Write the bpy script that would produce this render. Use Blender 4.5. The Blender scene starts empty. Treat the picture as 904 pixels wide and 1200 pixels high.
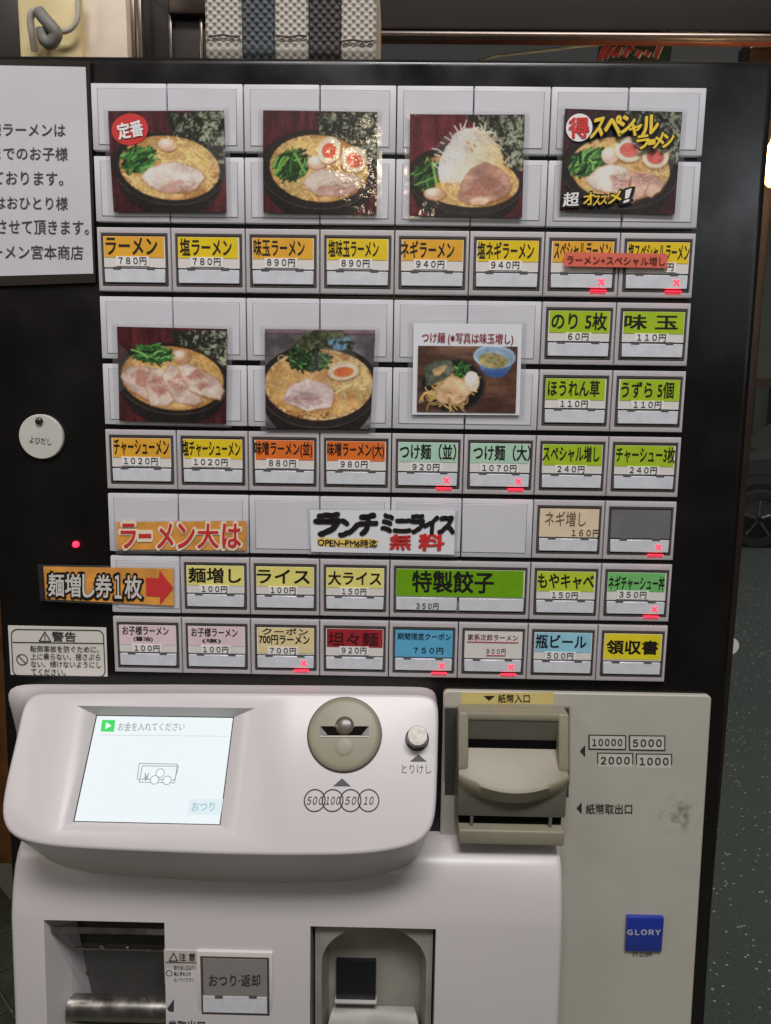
import bpy, bmesh, math, random
import numpy as np
from mathutils import Vector, Matrix

random.seed(7)
S = bpy.context.scene
COL = S.collection

# ------------------------------------------------------------------ camera
U = 0.06                    # width of one button module
RP = U * 0.8991             # height of one button row
ZCAM = 1.52
_rx, _ry, _rz = .1551, .0137, .0137
_t = np.array([.1002, -1.9757, 10.7307]) * U
def _rot():
    cx, sx, cy, sy, cz, sz = (math.cos(_rx), math.sin(_rx), math.cos(_ry), math.sin(_ry), math.cos(_rz), math.sin(_rz))
    Rx = np.array([[1, 0, 0], [0, cx, -sx], [0, sx, cx]])
    Ry = np.array([[cy, 0, sy], [0, 1, 0], [-sy, 0, cy]])
    Rz = np.array([[cz, -sz, 0], [sz, cz, 0], [0, 0, 1]])
    return Rz @ Rx @ Ry
CR = _rot()
_c = -CR.T @ _t
ZC = ZCAM + _c[1]
CAM = np.array([_c[0], _c[2], ZCAM])
def tw(v): return np.array([v[0], v[2], -v[1]])
def at(px, py, Y):
    """photo pixel -> point on the vertical plane y = Y"""
    d = tw(CR.T @ np.array([(px - 452) / 920, (py - 600) / 920, 1.]))
    return CAM + d * ((Y - CAM[1]) / d[1])
camd = bpy.data.cameras.new('camera')
cam = bpy.data.objects.new('camera', camd); COL.objects.link(cam)
camd.sensor_fit = 'VERTICAL'; camd.sensor_height = 24; camd.lens = 920 / 1200 * 24
camd.clip_start = .01; camd.clip_end = 200
_r, _d, _f = tw(CR[0]), tw(CR[1]), tw(CR[2])
M = Matrix.Identity(4)
for i in range(3):
    M[i][0] = _r[i]; M[i][1] = -_d[i]; M[i][2] = -_f[i]; M[i][3] = CAM[i]
cam.matrix_world = M
S.camera = cam

# ------------------------------------------------------------------ world, lamps, exposure
w = bpy.data.worlds.new('World'); S.world = w; w.use_nodes = True
w.node_tree.nodes['Background'].inputs[0].default_value = (1.0, .93, .90, 1)
w.node_tree.nodes['Background'].inputs[1].default_value = .05
def area(name, loc, target, sx, sy, power, col):
    l = bpy.data.lights.new(name, 'AREA'); l.shape = 'RECTANGLE'; l.size = sx; l.size_y = sy
    l.energy = power; l.color = col
    o = bpy.data.objects.new(name, l); COL.objects.link(o)
    o.location = loc
    o.rotation_euler = (Vector(target) - Vector(loc)).to_track_quat('-Z', 'Y').to_euler()
    return o
area('ceiling_light', (.2, -1.6, 3.85), (0, 0, 1.2), 1.6, .6, 60, (1, .97, .965))
area('ceiling_light', (-1.35, -1.0, 2.45), (-.1, 0, 1.2), .6, .3, 4.5, (1, .90, .80))
area('ceiling_light', (2.3, -3.0, 2.9), (.1, 0, 1.6), 1.2, .5, 6, (.86, .93, 1))
pb = bpy.data.lights.new('pendant_light', 'POINT'); pb.energy = 3.8; pb.color = (1, .80, .55); pb.shadow_soft_size = .035
pbo = bpy.data.objects.new('pendant_light', pb); COL.objects.link(pbo); pbo.location = (-.03, -2.0, 2.22)
area('street_fill', (5.0, 5.6, 4.6), (4.6, 7.0, .5), 1.0, 1.0, 80, (1, .98, .95))  # added fill to brighten the parked car; no street lamp is known
area('street_fill', (2.6, 3.4, 4.4), (2.6, 3.6, 0), 1.2, 1.2, 66, (1, 1, .95))  # unseen fill added so the asphalt outside gets some light
S.view_settings.view_transform = 'Standard'; S.view_settings.look = 'None'
S.view_settings.exposure = .12; S.view_settings.gamma = 1
S.cycles.max_bounces = 8

# ------------------------------------------------------------------ materials
def lin(c):
    c = np.asarray(c, float) / 255
    return np.where(c <= .04045, c / 12.92, ((c + .055) / 1.055) ** 2.4)
MATS = {}
def mat(name, rgb=(128, 128, 128), rough=.5, metal=0, coat=0, emit=0, emitc=None, gain=1.0, noise=0, nscale=40, bump=0, bscale=200, spec=.5, coat_rough=.08, alpha=1, rvar=0):
    if name in MATS: return MATS[name]
    m = bpy.data.materials.new(name); m.use_nodes = True; MATS[name] = m
    nt = m.node_tree; b = nt.nodes['Principled BSDF']
    c = np.clip(lin(rgb) * gain, 0, .92)
    b.inputs['Base Color'].default_value = (*c, 1)
    b.inputs['Roughness'].default_value = rough; b.inputs['Metallic'].default_value = metal
    b.inputs['Specular IOR Level'].default_value = spec
    b.inputs['Coat Weight'].default_value = coat; b.inputs['Coat Roughness'].default_value = coat_rough
    b.inputs['Alpha'].default_value = alpha
    if emit:
        b.inputs['Emission Color'].default_value = (*lin(emitc or rgb), 1); b.inputs['Emission Strength'].default_value = emit
    tc = nt.nodes.new('ShaderNodeTexCoord')
    geo = nt.nodes.new('ShaderNodeNewGeometry')
    if noise:
        n = nt.nodes.new('ShaderNodeTexNoise'); n.inputs['Scale'].default_value = nscale; n.inputs['Detail'].default_value = 6
        nt.links.new(geo.outputs['Position'], n.inputs['Vector'])
        mr = nt.nodes.new('ShaderNodeMapRange'); mr.inputs[1].default_value = .3; mr.inputs[2].default_value = .7
        mr.inputs[3].default_value = 1 - noise; mr.inputs[4].default_value = 1 + noise * .4
        nt.links.new(n.outputs['Fac'], mr.inputs[0])
        mx = nt.nodes.new('ShaderNodeMix'); mx.data_type = 'RGBA'; mx.blend_type = 'MULTIPLY'; mx.inputs[0].default_value = 1
        mx.inputs[6].default_value = (*c, 1); nt.links.new(mr.outputs[0], mx.inputs[7])
        nt.links.new(mx.outputs[2], b.inputs['Base Color'])
        if rvar:
            m2 = nt.nodes.new('ShaderNodeMapRange'); m2.inputs[1].default_value = .3; m2.inputs[2].default_value = .7
            m2.inputs[3].default_value = rough - rvar; m2.inputs[4].default_value = rough + rvar
            nt.links.new(n.outputs['Fac'], m2.inputs[0]); nt.links.new(m2.outputs[0], b.inputs['Roughness'])
    if bump:
        n = nt.nodes.new('ShaderNodeTexNoise'); n.inputs['Scale'].default_value = bscale; n.inputs['Detail'].default_value = 3
        nt.links.new(geo.outputs['Position'], n.inputs['Vector'])
        bp = nt.nodes.new('ShaderNodeBump'); bp.inputs['Strength'].default_value = bump; bp.inputs['Distance'].default_value = .001
        nt.links.new(n.outputs['Fac'], bp.inputs['Height']); nt.links.new(bp.outputs[0], b.inputs['Normal'])
        if coat: nt.links.new(bp.outputs[0], b.inputs['Coat Normal'])
    return m
G = 1.16   # printed colours seen in the photograph -> surface colours
BLACK = mat('black_gloss_metal', (19, 17, 16), .26, 0, noise=.3, nscale=16, bump=.05, bscale=900, rvar=.10)
TILE = mat('white_tile_plastic', (203, 203, 209), .42, gain=1.15, noise=.05, nscale=25, bump=.04, bscale=1500)
TILE_IN = mat('tile_insert_plastic', (205, 205, 212), .42, gain=1.15, noise=.05, nscale=30)
BFRAME = mat('button_frame_plastic', (186, 181, 184), .4, gain=1.15, noise=.06, nscale=60)
DARKRIM = mat('dark_rim', (84, 78, 75), .35)
WELL = mat('dark_well', (14, 13, 13), .9, spec=.1)
CAPW = mat('cap_white', (216, 219, 226), .22, gain=1.1, coat=.4, noise=.10, nscale=120)
CARDW = mat('card_white', (222, 218, 214), .35, gain=G, coat=.3, noise=.05, nscale=90)
INK = mat('black_ink', (26, 22, 22), .5)
INKG = mat('grey_ink', (66, 64, 66), .5)
INKD = mat('dark_grey_ink', (54, 52, 50), .5)
PAPER = mat('paper_white', (214, 214, 220), .55, gain=.98, noise=.05, nscale=18, bump=.15, bscale=60)
PAPERW = mat('print_paper_white', (224, 226, 234), .3, gain=1.15, coat=.3)
WHITEP = mat('warm_white_plastic', (212, 207, 208), .36, gain=1.0, coat=.12, coat_rough=.15, noise=.02, nscale=10, bump=.03, bscale=1500, rvar=.04)
GREYP = mat('warm_grey_panel', (167, 164, 153), .5, gain=1.36, noise=.08, nscale=12, bump=.1, bscale=2500)
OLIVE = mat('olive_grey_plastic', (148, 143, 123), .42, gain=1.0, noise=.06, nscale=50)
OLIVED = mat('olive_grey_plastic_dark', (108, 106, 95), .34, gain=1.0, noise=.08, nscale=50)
STEEL = mat('stainless_steel', (176, 172, 166), .24, 1, noise=.12, nscale=70, rvar=.08)
STEELD = mat('dark_stainless_steel', (96, 94, 92), .26, .9, noise=.2, nscale=40, rvar=.08)
REDLED = mat('red_led', (255, 40, 60), .4, emit=6, emitc=(255, 26, 50))
REDX = mat('red_cross_lamp', (255, 60, 80), .4, emit=1.6, emitc=(255, 62, 84))
def schlick(nt, f0):
    lw = nt.nodes.new('ShaderNodeLayerWeight'); lw.inputs[0].default_value = .5
    pw = nt.nodes.new('ShaderNodeMath'); pw.operation = 'POWER'; pw.inputs[1].default_value = 5; nt.links.new(lw.outputs['Facing'], pw.inputs[0])
    ma = nt.nodes.new('ShaderNodeMath'); ma.operation = 'MULTIPLY_ADD'; ma.inputs[1].default_value = 1 - f0; ma.inputs[2].default_value = f0; nt.links.new(pw.outputs[0], ma.inputs[0])
    return ma, lw
def film_mat(name, bump=.35):
    m = bpy.data.materials.new(name); m.use_nodes = True; nt = m.node_tree
    nt.nodes.remove(nt.nodes['Principled BSDF'])
    out = nt.nodes['Material Output']
    tr = nt.nodes.new('ShaderNodeBsdfTransparent'); tr.inputs[0].default_value = (.985, .985, .985, 1)
    gl = nt.nodes.new('ShaderNodeBsdfGlossy'); gl.inputs['Roughness'].default_value = .12; gl.inputs[0].default_value = (1, 1, 1, 1)
    df = nt.nodes.new('ShaderNodeBsdfDiffuse'); df.inputs[0].default_value = (.75, .75, .76, 1)
    m1 = nt.nodes.new('ShaderNodeMixShader'); m1.inputs[0].default_value = .05
    nt.links.new(tr.outputs[0], m1.inputs[1]); nt.links.new(df.outputs[0], m1.inputs[2])
    m2 = nt.nodes.new('ShaderNodeMixShader'); fr, lw_ = schlick(nt, .03)
    nt.links.new(fr.outputs[0], m2.inputs[0]); nt.links.new(m1.outputs[0], m2.inputs[1]); nt.links.new(gl.outputs[0], m2.inputs[2])
    n = nt.nodes.new('ShaderNodeTexNoise'); n.inputs['Scale'].default_value = 45
    geo = nt.nodes.new('ShaderNodeNewGeometry'); nt.links.new(geo.outputs['Position'], n.inputs['Vector'])
    bp = nt.nodes.new('ShaderNodeBump'); bp.inputs['Strength'].default_value = bump; bp.inputs['Distance'].default_value = .002
    nt.links.new(n.outputs['Fac'], bp.inputs['Height']); nt.links.new(bp.outputs[0], gl.inputs['Normal']); nt.links.new(bp.outputs[0], lw_.inputs['Normal'])
    nt.links.new(m2.outputs[0], out.inputs[0])
    return m
FILM = film_mat('laminate_film', .3)
def print_mat():
    m = bpy.data.materials.new('photo_print'); m.use_nodes = True; nt = m.node_tree; b = nt.nodes['Principled BSDF']
    a = nt.nodes.new('ShaderNodeVertexColor'); a.layer_name = 'Col'
    nt.links.new(a.outputs[0], b.inputs['Base Color'])
    b.inputs['Roughness'].default_value = .4; b.inputs['Coat Weight'].default_value = .4; b.inputs['Coat Roughness'].default_value = .08
    n = nt.nodes.new('ShaderNodeTexNoise'); n.inputs['Scale'].default_value = 38; n.inputs['Detail'].default_value = 4
    geo = nt.nodes.new('ShaderNodeNewGeometry'); nt.links.new(geo.outputs['Position'], n.inputs['Vector'])
    bp = nt.nodes.new('ShaderNodeBump'); bp.inputs['Strength'].default_value = .3; bp.inputs['Distance'].default_value = .003
    nt.links.new(n.outputs['Fac'], bp.inputs['Height']); nt.links.new(bp.outputs[0], b.inputs['Coat Normal'])
    return m
PRINT = print_mat()

# ------------------------------------------------------------------ helpers
WPOS = {}
def link(name, data, parent, wloc, material=None):
    o = bpy.data.objects.new(name, data); COL.objects.link(o)
    wl = np.array(wloc, float)
    if parent is not None:
        o.parent = parent; o.location = wl - WPOS[parent.name]
    else: o.location = wl
    WPOS[o.name] = wl
    if material is not None and not data.materials: data.materials.append(material)
    return o
def smooth(me, ang=35):
    for p in me.polygons: p.use_smooth = True
    try: me.set_sharp_from_angle(angle=math.radians(ang))
    except Exception: pass
def mk(name, V, F, material, parent=None, sm=0, org=None):
    V = np.asarray(V, float)
    c = (V.min(0) + V.max(0)) / 2 if org is None else np.asarray(org, float)
    me = bpy.data.meshes.new(name); me.from_pydata([tuple(v) for v in V - c], [], F); me.update()
    if sm: smooth(me, sm)
    return link(name, me, parent, c, material)
def mkbm(name, bm, material, parent=None, sm=0, org=None):
    bmesh.ops.recalc_face_normals(bm, faces=bm.faces)
    V = np.array([v.co[:] for v in bm.verts]); c = (V.min(0) + V.max(0)) / 2 if org is None else np.asarray(org, float)
    for v in bm.verts: v.co -= Vector(c)
    me = bpy.data.meshes.new(name); bm.to_mesh(me); bm.free()
    if sm: smooth(me, sm)
    return link(name, me, parent, c, material)
def box(bm, x0, x1, y0, y1, z0, z1, bev=0, seg=2):
    vs = [bm.verts.new(p) for p in [(x0, y0, z0), (x1, y0, z0), (x1, y1, z0), (x0, y1, z0), (x0, y0, z1), (x1, y0, z1), (x1, y1, z1), (x0, y1, z1)]]
    fs = [bm.faces.new([vs[i] for i in f]) for f in [(0, 1, 5, 4), (1, 2, 6, 5), (2, 3, 7, 6), (3, 0, 4, 7), (4, 5, 6, 7), (3, 2, 1, 0)]]
    if bev:
        es = list({e for f in fs for e in f.edges})
        bmesh.ops.bevel(bm, geom=es, offset=bev, segments=seg, profile=.5, affect='EDGES')
def mkbox(name, material, parent, x0, x1, y0, y1, z0, z1, bev=0, seg=2):
    bm = bmesh.new(); box(bm, x0, x1, y0, y1, z0, z1, bev, seg)
    return mkbm(name, bm, material, parent, 40 if bev else 0)
def empty(name, loc, label=None, cat=None, group=None):
    o = bpy.data.objects.new(name, None); COL.objects.link(o); o.location = loc; o.empty_display_size = .05
    WPOS[o.name] = np.array(loc, float)
    if label: tag(o, label, cat, group)
    return o
def tag(o, label=None, cat=None, group=None, kind=None):
    if label: o['label'] = label
    if cat: o['category'] = cat
    if group: o['group'] = group
    if kind: o['kind'] = kind
    return o
def cyl(bm, p0, p1, r0, r1=None, n=24, cap=True):
    p0, p1 = Vector(p0), Vector(p1); r1 = r0 if r1 is None else r1
    a = (p1 - p0).normalized(); u = a.orthogonal().normalized(); v = a.cross(u)
    A = [bm.verts.new(p0 + (u * math.cos(t) + v * math.sin(t)) * r0) for t in [2 * math.pi * i / n for i in range(n)]]
    B = [bm.verts.new(p1 + (u * math.cos(t) + v * math.sin(t)) * r1) for t in [2 * math.pi * i / n for i in range(n)]]
    for i in range(n): bm.faces.new([A[i], A[(i + 1) % n], B[(i + 1) % n], B[i]])
    if cap: bm.faces.new(A[::-1]); bm.faces.new(B)
def lathe(bm, c, axis, prof, n=40):
    """prof: list of (radius, height along axis)"""
    a = Vector(axis).normalized(); u = a.orthogonal().normalized(); v = a.cross(u); c = Vector(c)
    rings = []
    for r, h in prof:
        if r < 1e-7: rings.append([bm.verts.new(c + a * h)])
        else: rings.append([bm.verts.new(c + a * h + (u * math.cos(2 * math.pi * i / n) + v * math.sin(2 * math.pi * i / n)) * r) for i in range(n)])
    for A, B in zip(rings, rings[1:]):
        for i in range(n):
            j = (i + 1) % n
            if len(A) == 1 and len(B) == 1: continue
            if len(A) == 1: bm.faces.new([A[0], B[i], B[j]])
            elif len(B) == 1: bm.faces.new([A[i], A[j], B[0]])
            else: bm.faces.new([A[i], A[j], B[j], B[i]])
def catmull(P, k=5):
    P = [np.asarray(p, float) for p in P]; Q = [P[0]] + P + [P[-1]]; out = []
    for i in range(1, len(Q) - 2):
        for j in range(k):
            t = j / k; a, b, c, d = Q[i - 1:i + 3]
            out.append(.5 * (2 * b + (c - a) * t + (2 * a - 5 * b + 4 * c - d) * t * t + (3 * b - a - 3 * c + d) * t ** 3))
    return out + [P[-1]]
def tube(bm, pts, r, n=8):
    if 2 < len(pts) < 12: pts = catmull(pts)
    pts = [Vector(p) for p in pts]; rings = []
    for i, p in enumerate(pts):
        d = (pts[min(i + 1, len(pts) - 1)] - pts[max(i - 1, 0)]).normalized()
        u = d.cross(Vector((.13, .31, .94))).normalized(); v = d.cross(u)
        rings.append([bm.verts.new(p + (u * math.cos(2 * math.pi * k / n) + v * math.sin(2 * math.pi * k / n)) * r) for k in range(n)])
    for A, B in zip(rings, rings[1:]):
        for k in range(n): bm.faces.new([A[k], A[(k + 1) % n], B[(k + 1) % n], B[k]])
    bm.faces.new(rings[0][::-1]); bm.faces.new(rings[-1])

# ------ lettering: text becomes a flat mesh fitted to a frame (origin, right vector, up vector)
TXT = {}
FW = {ord(c): chr(ord(c) + 0xFEE0) for c in '0123456789'}
def text_mesh(s, shear=0, spacing=1.0):
    key = (s, shear, spacing)
    if key in TXT: return TXT[key]
    cu = bpy.data.curves.new('lettering', 'FONT'); cu.body = s; cu.size = 1; cu.shear = shear
    cu.resolution_u = 3; cu.space_character = spacing; cu.space_line = 1.0
    o = bpy.data.objects.new('lettering', cu); COL.objects.link(o)
    me = bpy.data.meshes.new_from_object(o)
    bpy.data.objects.remove(o); bpy.data.curves.remove(cu)
    V = np.array([v.co[:2] for v in me.vertices]).reshape(-1, 2); F = [tuple(p.vertices) for p in me.polygons]
    bpy.data.meshes.remove(me)
    size = np.maximum(V.max(0) - V.min(0), 1e-6)
    V = (V - V.min(0)) / size
    TXT[key] = (V, F, size); return V, F, size
def lettering(s, O, R_, Up, material, parent, bold=.018, shear=0, name='lettering', wob=0, mincho=0, spacing=1.0):
    V, F, size = text_mesh(s, shear, spacing)
    V = V.copy(); O, R_, Up = map(np.asarray, (O, R_, Up))
    if wob:
        ph = random.random() * 9
        V[:, 1] += wob * np.sin(V[:, 0] * 14 + ph) * .5; V[:, 0] += wob * .12 * np.sin(V[:, 1] * 6 + V[:, 0] * 22 + ph)
    nrm = np.cross(R_, Up); nrm = nrm / np.linalg.norm(nrm) * 2e-5
    W0 = O + V[:, :1] * R_ + V[:, 1:] * Up
    m = len(V); sh = [np.zeros(3)]
    if mincho:
        k = R_ / np.linalg.norm(R_) * mincho; sh = [-k, np.zeros(3), k]
    elif bold > .003:
        # heavier strokes: the outline repeated a hair's breadth apart
        n = 4 if bold < .03 else 8
        sh += [R_ / size[0] * bold * math.cos(2 * math.pi * (i + .5) / n) * 1.3 + Up / size[1] * bold * math.sin(2 * math.pi * (i + .5) / n) * 1.1 for i in range(n)]
    W = np.vstack([W0 + d + nrm * i for i, d in enumerate(sh)])
    F = [tuple(v + m * i for v in f) for i in range(len(sh)) for f in F]
    return mk(name, W, F, material, parent)
def ltr_px(s, x0, y0, x1, y1, Y, material, parent, **kw):
    """lettering whose box in the photograph is x0,y0,x1,y1, lying on plane y=Y"""
    bl, br, tl = at(x0, y1, Y), at(x1, y1, Y), at(x0, y0, Y)
    return lettering(s, bl, br - bl, tl - bl, material, parent, **kw)
def ltr_q(s, quad, Y, material, parent, **kw):
    """quad: tl, tr, bl in photo pixels"""
    tl, tr, bl = [at(*q, Y) for q in quad]
    return lettering(s, bl, tr - tl, tl - bl, material, parent, **kw)
def sheet(name, corners, Y, th, material, parent=None, org=None):
    """thin sheet with photo-pixel corners tl,tr,br,bl, front at y=Y"""
    P = [at(*c, Y) for c in corners]; B = [p + np.array([0, th, 0]) for p in P]
    return mk(name, P + B, [(3, 2, 1, 0), (4, 5, 6, 7), (0, 1, 5, 4), (1, 2, 6, 5), (2, 3, 7, 6), (3, 0, 4, 7)], material, parent)
def poly_px(name, pts, Y, material, parent):
    P = [at(*p, Y) for p in pts]
    return mk(name, P, [tuple(range(len(P)))[::-1]], material, parent)
def flatpoly(name, P, material, parent):
    return mk(name, P, [tuple(range(len(P)))], material, parent)
def ring_poly(C, R_, Up, r0, r1, n=40, a0=0, a1=2 * math.pi):
    V = []; F = []
    full = abs(a1 - a0 - 2 * math.pi) < 1e-6; m = n if full else n + 1
    for i in range(m):
        t = a0 + (a1 - a0) * i / n; d = np.asarray(R_) * math.cos(t) + np.asarray(Up) * math.sin(t)
        V += [C + d * r0, C + d * r1]
    for i in range(n):
        j = (i + 1) % m; F.append((2 * i, 2 * j, 2 * j + 1, 2 * i + 1))
    return V, F

# ================================================================== SETTING
def asphalt():
    m = bpy.data.materials.new('asphalt'); m.use_nodes = True; nt = m.node_tree; b = nt.nodes['Principled BSDF']
    geo = nt.nodes.new('ShaderNodeNewGeometry')
    n = nt.nodes.new('ShaderNodeTexNoise'); n.inputs['Scale'].default_value = 110; n.inputs['Detail'].default_value = 8; n.inputs['Roughness'].default_value = .7
    v = nt.nodes.new('ShaderNodeTexVoronoi'); v.inputs['Scale'].default_value = 95
    for q in (n, v): nt.links.new(geo.outputs['Position'], q.inputs['Vector'])
    cr = nt.nodes.new('ShaderNodeValToRGB'); e = cr.color_ramp.elements
    e[0].position = .35; e[0].color = (.028, .031, .029, 1); e[1].position = .72; e[1].color = (.095, .102, .098, 1)
    nt.links.new(n.outputs['Fac'], cr.inputs[0])
    # pale stones: random cells
    sp = nt.nodes.new('ShaderNodeSeparateColor'); nt.links.new(v.outputs['Color'], sp.inputs[0])
    gt = nt.nodes.new('ShaderNodeMath'); gt.operation = 'GREATER_THAN'; gt.inputs[1].default_value = .93; nt.links.new(sp.outputs[0], gt.inputs[0])
    lt = nt.nodes.new('ShaderNodeMath'); lt.operation = 'LESS_THAN'; lt.inputs[1].default_value = .36; nt.links.new(v.outputs['Distance'], lt.inputs[0])
    mu = nt.nodes.new('ShaderNodeMath'); mu.operation = 'MULTIPLY'; nt.links.new(gt.outputs[0], mu.inputs[0]); nt.links.new(lt.outputs[0], mu.inputs[1])
    mx = nt.nodes.new('ShaderNodeMix'); mx.data_type = 'RGBA'; mx.inputs[7].default_value = (.5, .53, .5, 1)
    nt.links.new(mu.outputs[0], mx.inputs[0]); nt.links.new(cr.outputs[0], mx.inputs[6]); nt.links.new(mx.outputs[2], b.inputs['Base Color'])
    b.inputs['Roughness'].default_value = .55
    bp = nt.nodes.new('ShaderNodeBump'); bp.inputs['Strength'].default_value = .6; bp.inputs['Distance'].default_value = .005
    nt.links.new(n.outputs['Fac'], bp.inputs['Height']); nt.links.new(bp.outputs[0], b.inputs['Normal'])
    return m
street = mk('street', [(-.30, .55, 0), (14, .55, 0), (14, 16, 0), (-.30, 16, 0)], [(0, 1, 2, 3)], asphalt()); tag(street, kind='structure')
GROUT = mat('tile_grout', (112, 116, 96), .8, gain=1.0)
floor = mk('floor', [(-3.2, -2.2, 0), (2.2, -2.2, 0), (2.2, .545, 0), (-3.2, .545, 0), (-.305, .545, 0), (-.305, 2.2, 0), (-3.2, 2.2, 0)], [(0, 1, 2, 3), (3, 4, 5, 6)], GROUT); tag(floor, kind='structure')
FT = mat('green_floor_tile', (66, 74, 58), .45, noise=.35, nscale=30, gain=1.0, bump=.2, bscale=300)
a = .15; tb = bmesh.new(); box(tb, -a / 2 + .003, a / 2 - .003, -a / 2 + .003, a / 2 - .003, 0, .006, .0012, 1)
tme = bpy.data.meshes.new('floor_tile'); tb.to_mesh(tme); tb.free(); tme.materials.append(FT)
for i in range(-8, 9):
    for j in range(-8, 9):
        x, y = -.92 + (i - j) * a * .7071, 1.15 + (i + j) * a * .7071
        if -1.5 < x < -.45 and .66 < y < 1.52:
            o = link('floor_tile', tme, floor, (x, y, 0)); o.rotation_euler.z = math.radians(45)
# partition of wood boards, far left
WOOD = mat('brown_wood', (122, 78, 40), .45, noise=.4, nscale=14, gain=1.0)
part = empty('wood_partition', (-1.25, 1.68, 0), 'brown wooden board partition standing behind the green tiled floor', 'partition')
for k in range(8):
    x0 = -1.75 + k * .14
    mkbox('board', WOOD, part, x0 + .002, x0 + .138, 1.64, 1.70, 0.0, 1.9, .004)

# header wall and door frame behind the machine
DWOOD = mat('dark_brown_wood', (31, 23, 18), .5, noise=.4, nscale=20)
YB = .45
hz = at(452, 60, YB)[2] - .10
bw = empty('header_beam', (0, YB + .04, hz), 'dark brown wooden header beam above the glazing behind the machine', 'beam')
pr = at(470, 46, YB)
mkbox('beam', DWOOD, bw, at(448, 20, YB)[0] - .10, 1.9, YB - .03, YB - .012, at(680, 36, YB - .03)[2], pr[2] + .45, .004)
ALU = mat('brown_aluminium', (120, 108, 100), .3, .8, noise=.2, nscale=30)
zz = at(680, 52, YB)[2]
mkbox('rail', ALU, bw, at(448, 20, YB)[0] - .08, 1.9, YB - .045, YB - .031, at(680, 44, YB - .045)[2], at(680, 36.5, YB - .045)[2], .003)
ORNG = mat('orange_brown_trim', (92, 48, 32), .35, .3, noise=.3, nscale=30)
mkbox('trim_strip', ORNG, bw, at(448, 20, YB)[0] - .08, 1.9, YB - .036, YB - .022, at(680, 48, YB - .036)[2], at(680, 44.6, YB - .036)[2], .001)

def glass_mat():
    m = bpy.data.materials.new('window_glass'); m.use_nodes = True; nt = m.node_tree; nt.nodes.remove(nt.nodes['Principled BSDF'])
    tr = nt.nodes.new('ShaderNodeBsdfTransparent'); tr.inputs[0].default_value = (.86, .90, .88, 1)
    gl = nt.nodes.new('ShaderNodeBsdfGlossy'); gl.inputs['Roughness'].default_value = .02
    fr, _l = schlick(nt, .04)
    mx = nt.nodes.new('ShaderNodeMixShader'); nt.links.new(fr.outputs[0], mx.inputs[0]); nt.links.new(tr.outputs[0], mx.inputs[1]); nt.links.new(gl.outputs[0], mx.inputs[2])
    nt.links.new(mx.outputs[0], nt.nodes['Material Output'].inputs[0]); return m
GLASS = glass_mat()
door = empty('glass_door', (.6, YB, 0), 'tall clear glass door beside the machine with slim brown frame', 'door')
jx1 = at(888, 350, YB)[0]; jx0 = jx1 - .045
mkbox('stile', mat('brown_door_frame', (54, 43, 37), .35, .35, noise=.25, nscale=25), door, jx0, jx1, YB - .02, YB + .02, 0, at(680, 50.5, YB)[2], .004)
mkbox('pane', GLASS, door, jx1 - .003, 1.86, YB - .003, YB + .003, .12, at(680, 51, YB)[2])
mkbox('pane', GLASS, door, at(448, 20, YB)[0] - .02, jx0 + .003, YB - .003, YB + .003, .12, at(680, 51, YB)[2])
mkbox('stile', MATS['brown_door_frame'], door, 1.86, 1.9, YB - .02, YB + .02, 0, at(680, 50.5, YB)[2], .004)
mkbox('bottom_rail', MATS['brown_door_frame'], door, jx1, 1.86, YB - .018, YB + .018, 0, .125, .004)
# round sticker on the glass
sc = at(856, 757, YB - .004); bm = bmesh.new(); cyl(bm, sc + np.array([0, .0008, 0]), sc - np.array([0, .0006, 0]), .0125, n=32)
tag(mkbm('round_sticker', bm, mat('white_sticker', (225, 225, 225), .4), None), 'small round white sticker on the glass door', 'sticker')

# left of the door: cream box with grey cord clip, dark frame and panel
cb = empty('electrical_box', at(85, 62, .38), 'cream plastic electrical box with a grey looped cord above the machine', 'electrical box')
CREAM = mat('cream_plastic', (205, 188, 140), .4, gain=1.25, noise=.12, nscale=20)
CREAM2 = mat('pale_plaster', (214, 200, 180), .55, gain=1.2, noise=.12, nscale=30)
p0, p1 = at(23, 75, .36), at(92, -25, .36); q1 = at(146, -25, .36)
def mkp(name, material, parent, pa, pb, Y, th, bev=.003):
    """upright box whose front face has the photo-pixel corners pa (bottom left) and pb (top right)"""
    A, B = at(*pa, Y), at(*pb, Y)
    return mkbox(name, material, parent, min(A[0], B[0]), max(A[0], B[0]), Y, Y + th, min(A[2], B[2]), max(A[2], B[2]), bev)
mkp('box_body', CREAM, cb, (24, 90), (93, -25), .36, .08, .005)
mkp('side_panel', CREAM2, cb, (93, 90), (147, -25), .37, .07, .003)
cl = at(54, 34, .345)
GCORD = mat('grey_rubber', (128, 126, 120), .55)
bm = bmesh.new(); tube(bm, [at(x, y, yy) for x, y, yy in [(41, 60, .352), (38, 40, .342), (36, 22, .337), (40, 13, .335), (49, 14, .335), (56, 22, .338), (62, 32, .34)]], .0042, 10)
mkbm('cord', bm, mat('pale_cord', (186, 180, 165), .5), cb, 60)
bm = bmesh.new(); tube(bm, [at(x, y, yy) for x, y, yy in [(46, 14, .333), (54, 24, .330), (62, 33, .330), (66, 40, .332), (60, 50, .335), (52, 46, .335), (50, 34, .335)]], .0074, 12)
mkbm('cord_clip', bm, GCORD, cb, 60)
bm = bmesh.new(); tube(bm, [at(x, y, .345) for x, y in [(66, 36), (75, 37), (84, 33), (91, 22), (92, 6), (92, -20)]], .0032, 8)
mkbm('cord', bm, mat('pale_cord', (186, 180, 165), .5), cb, 60)

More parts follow.
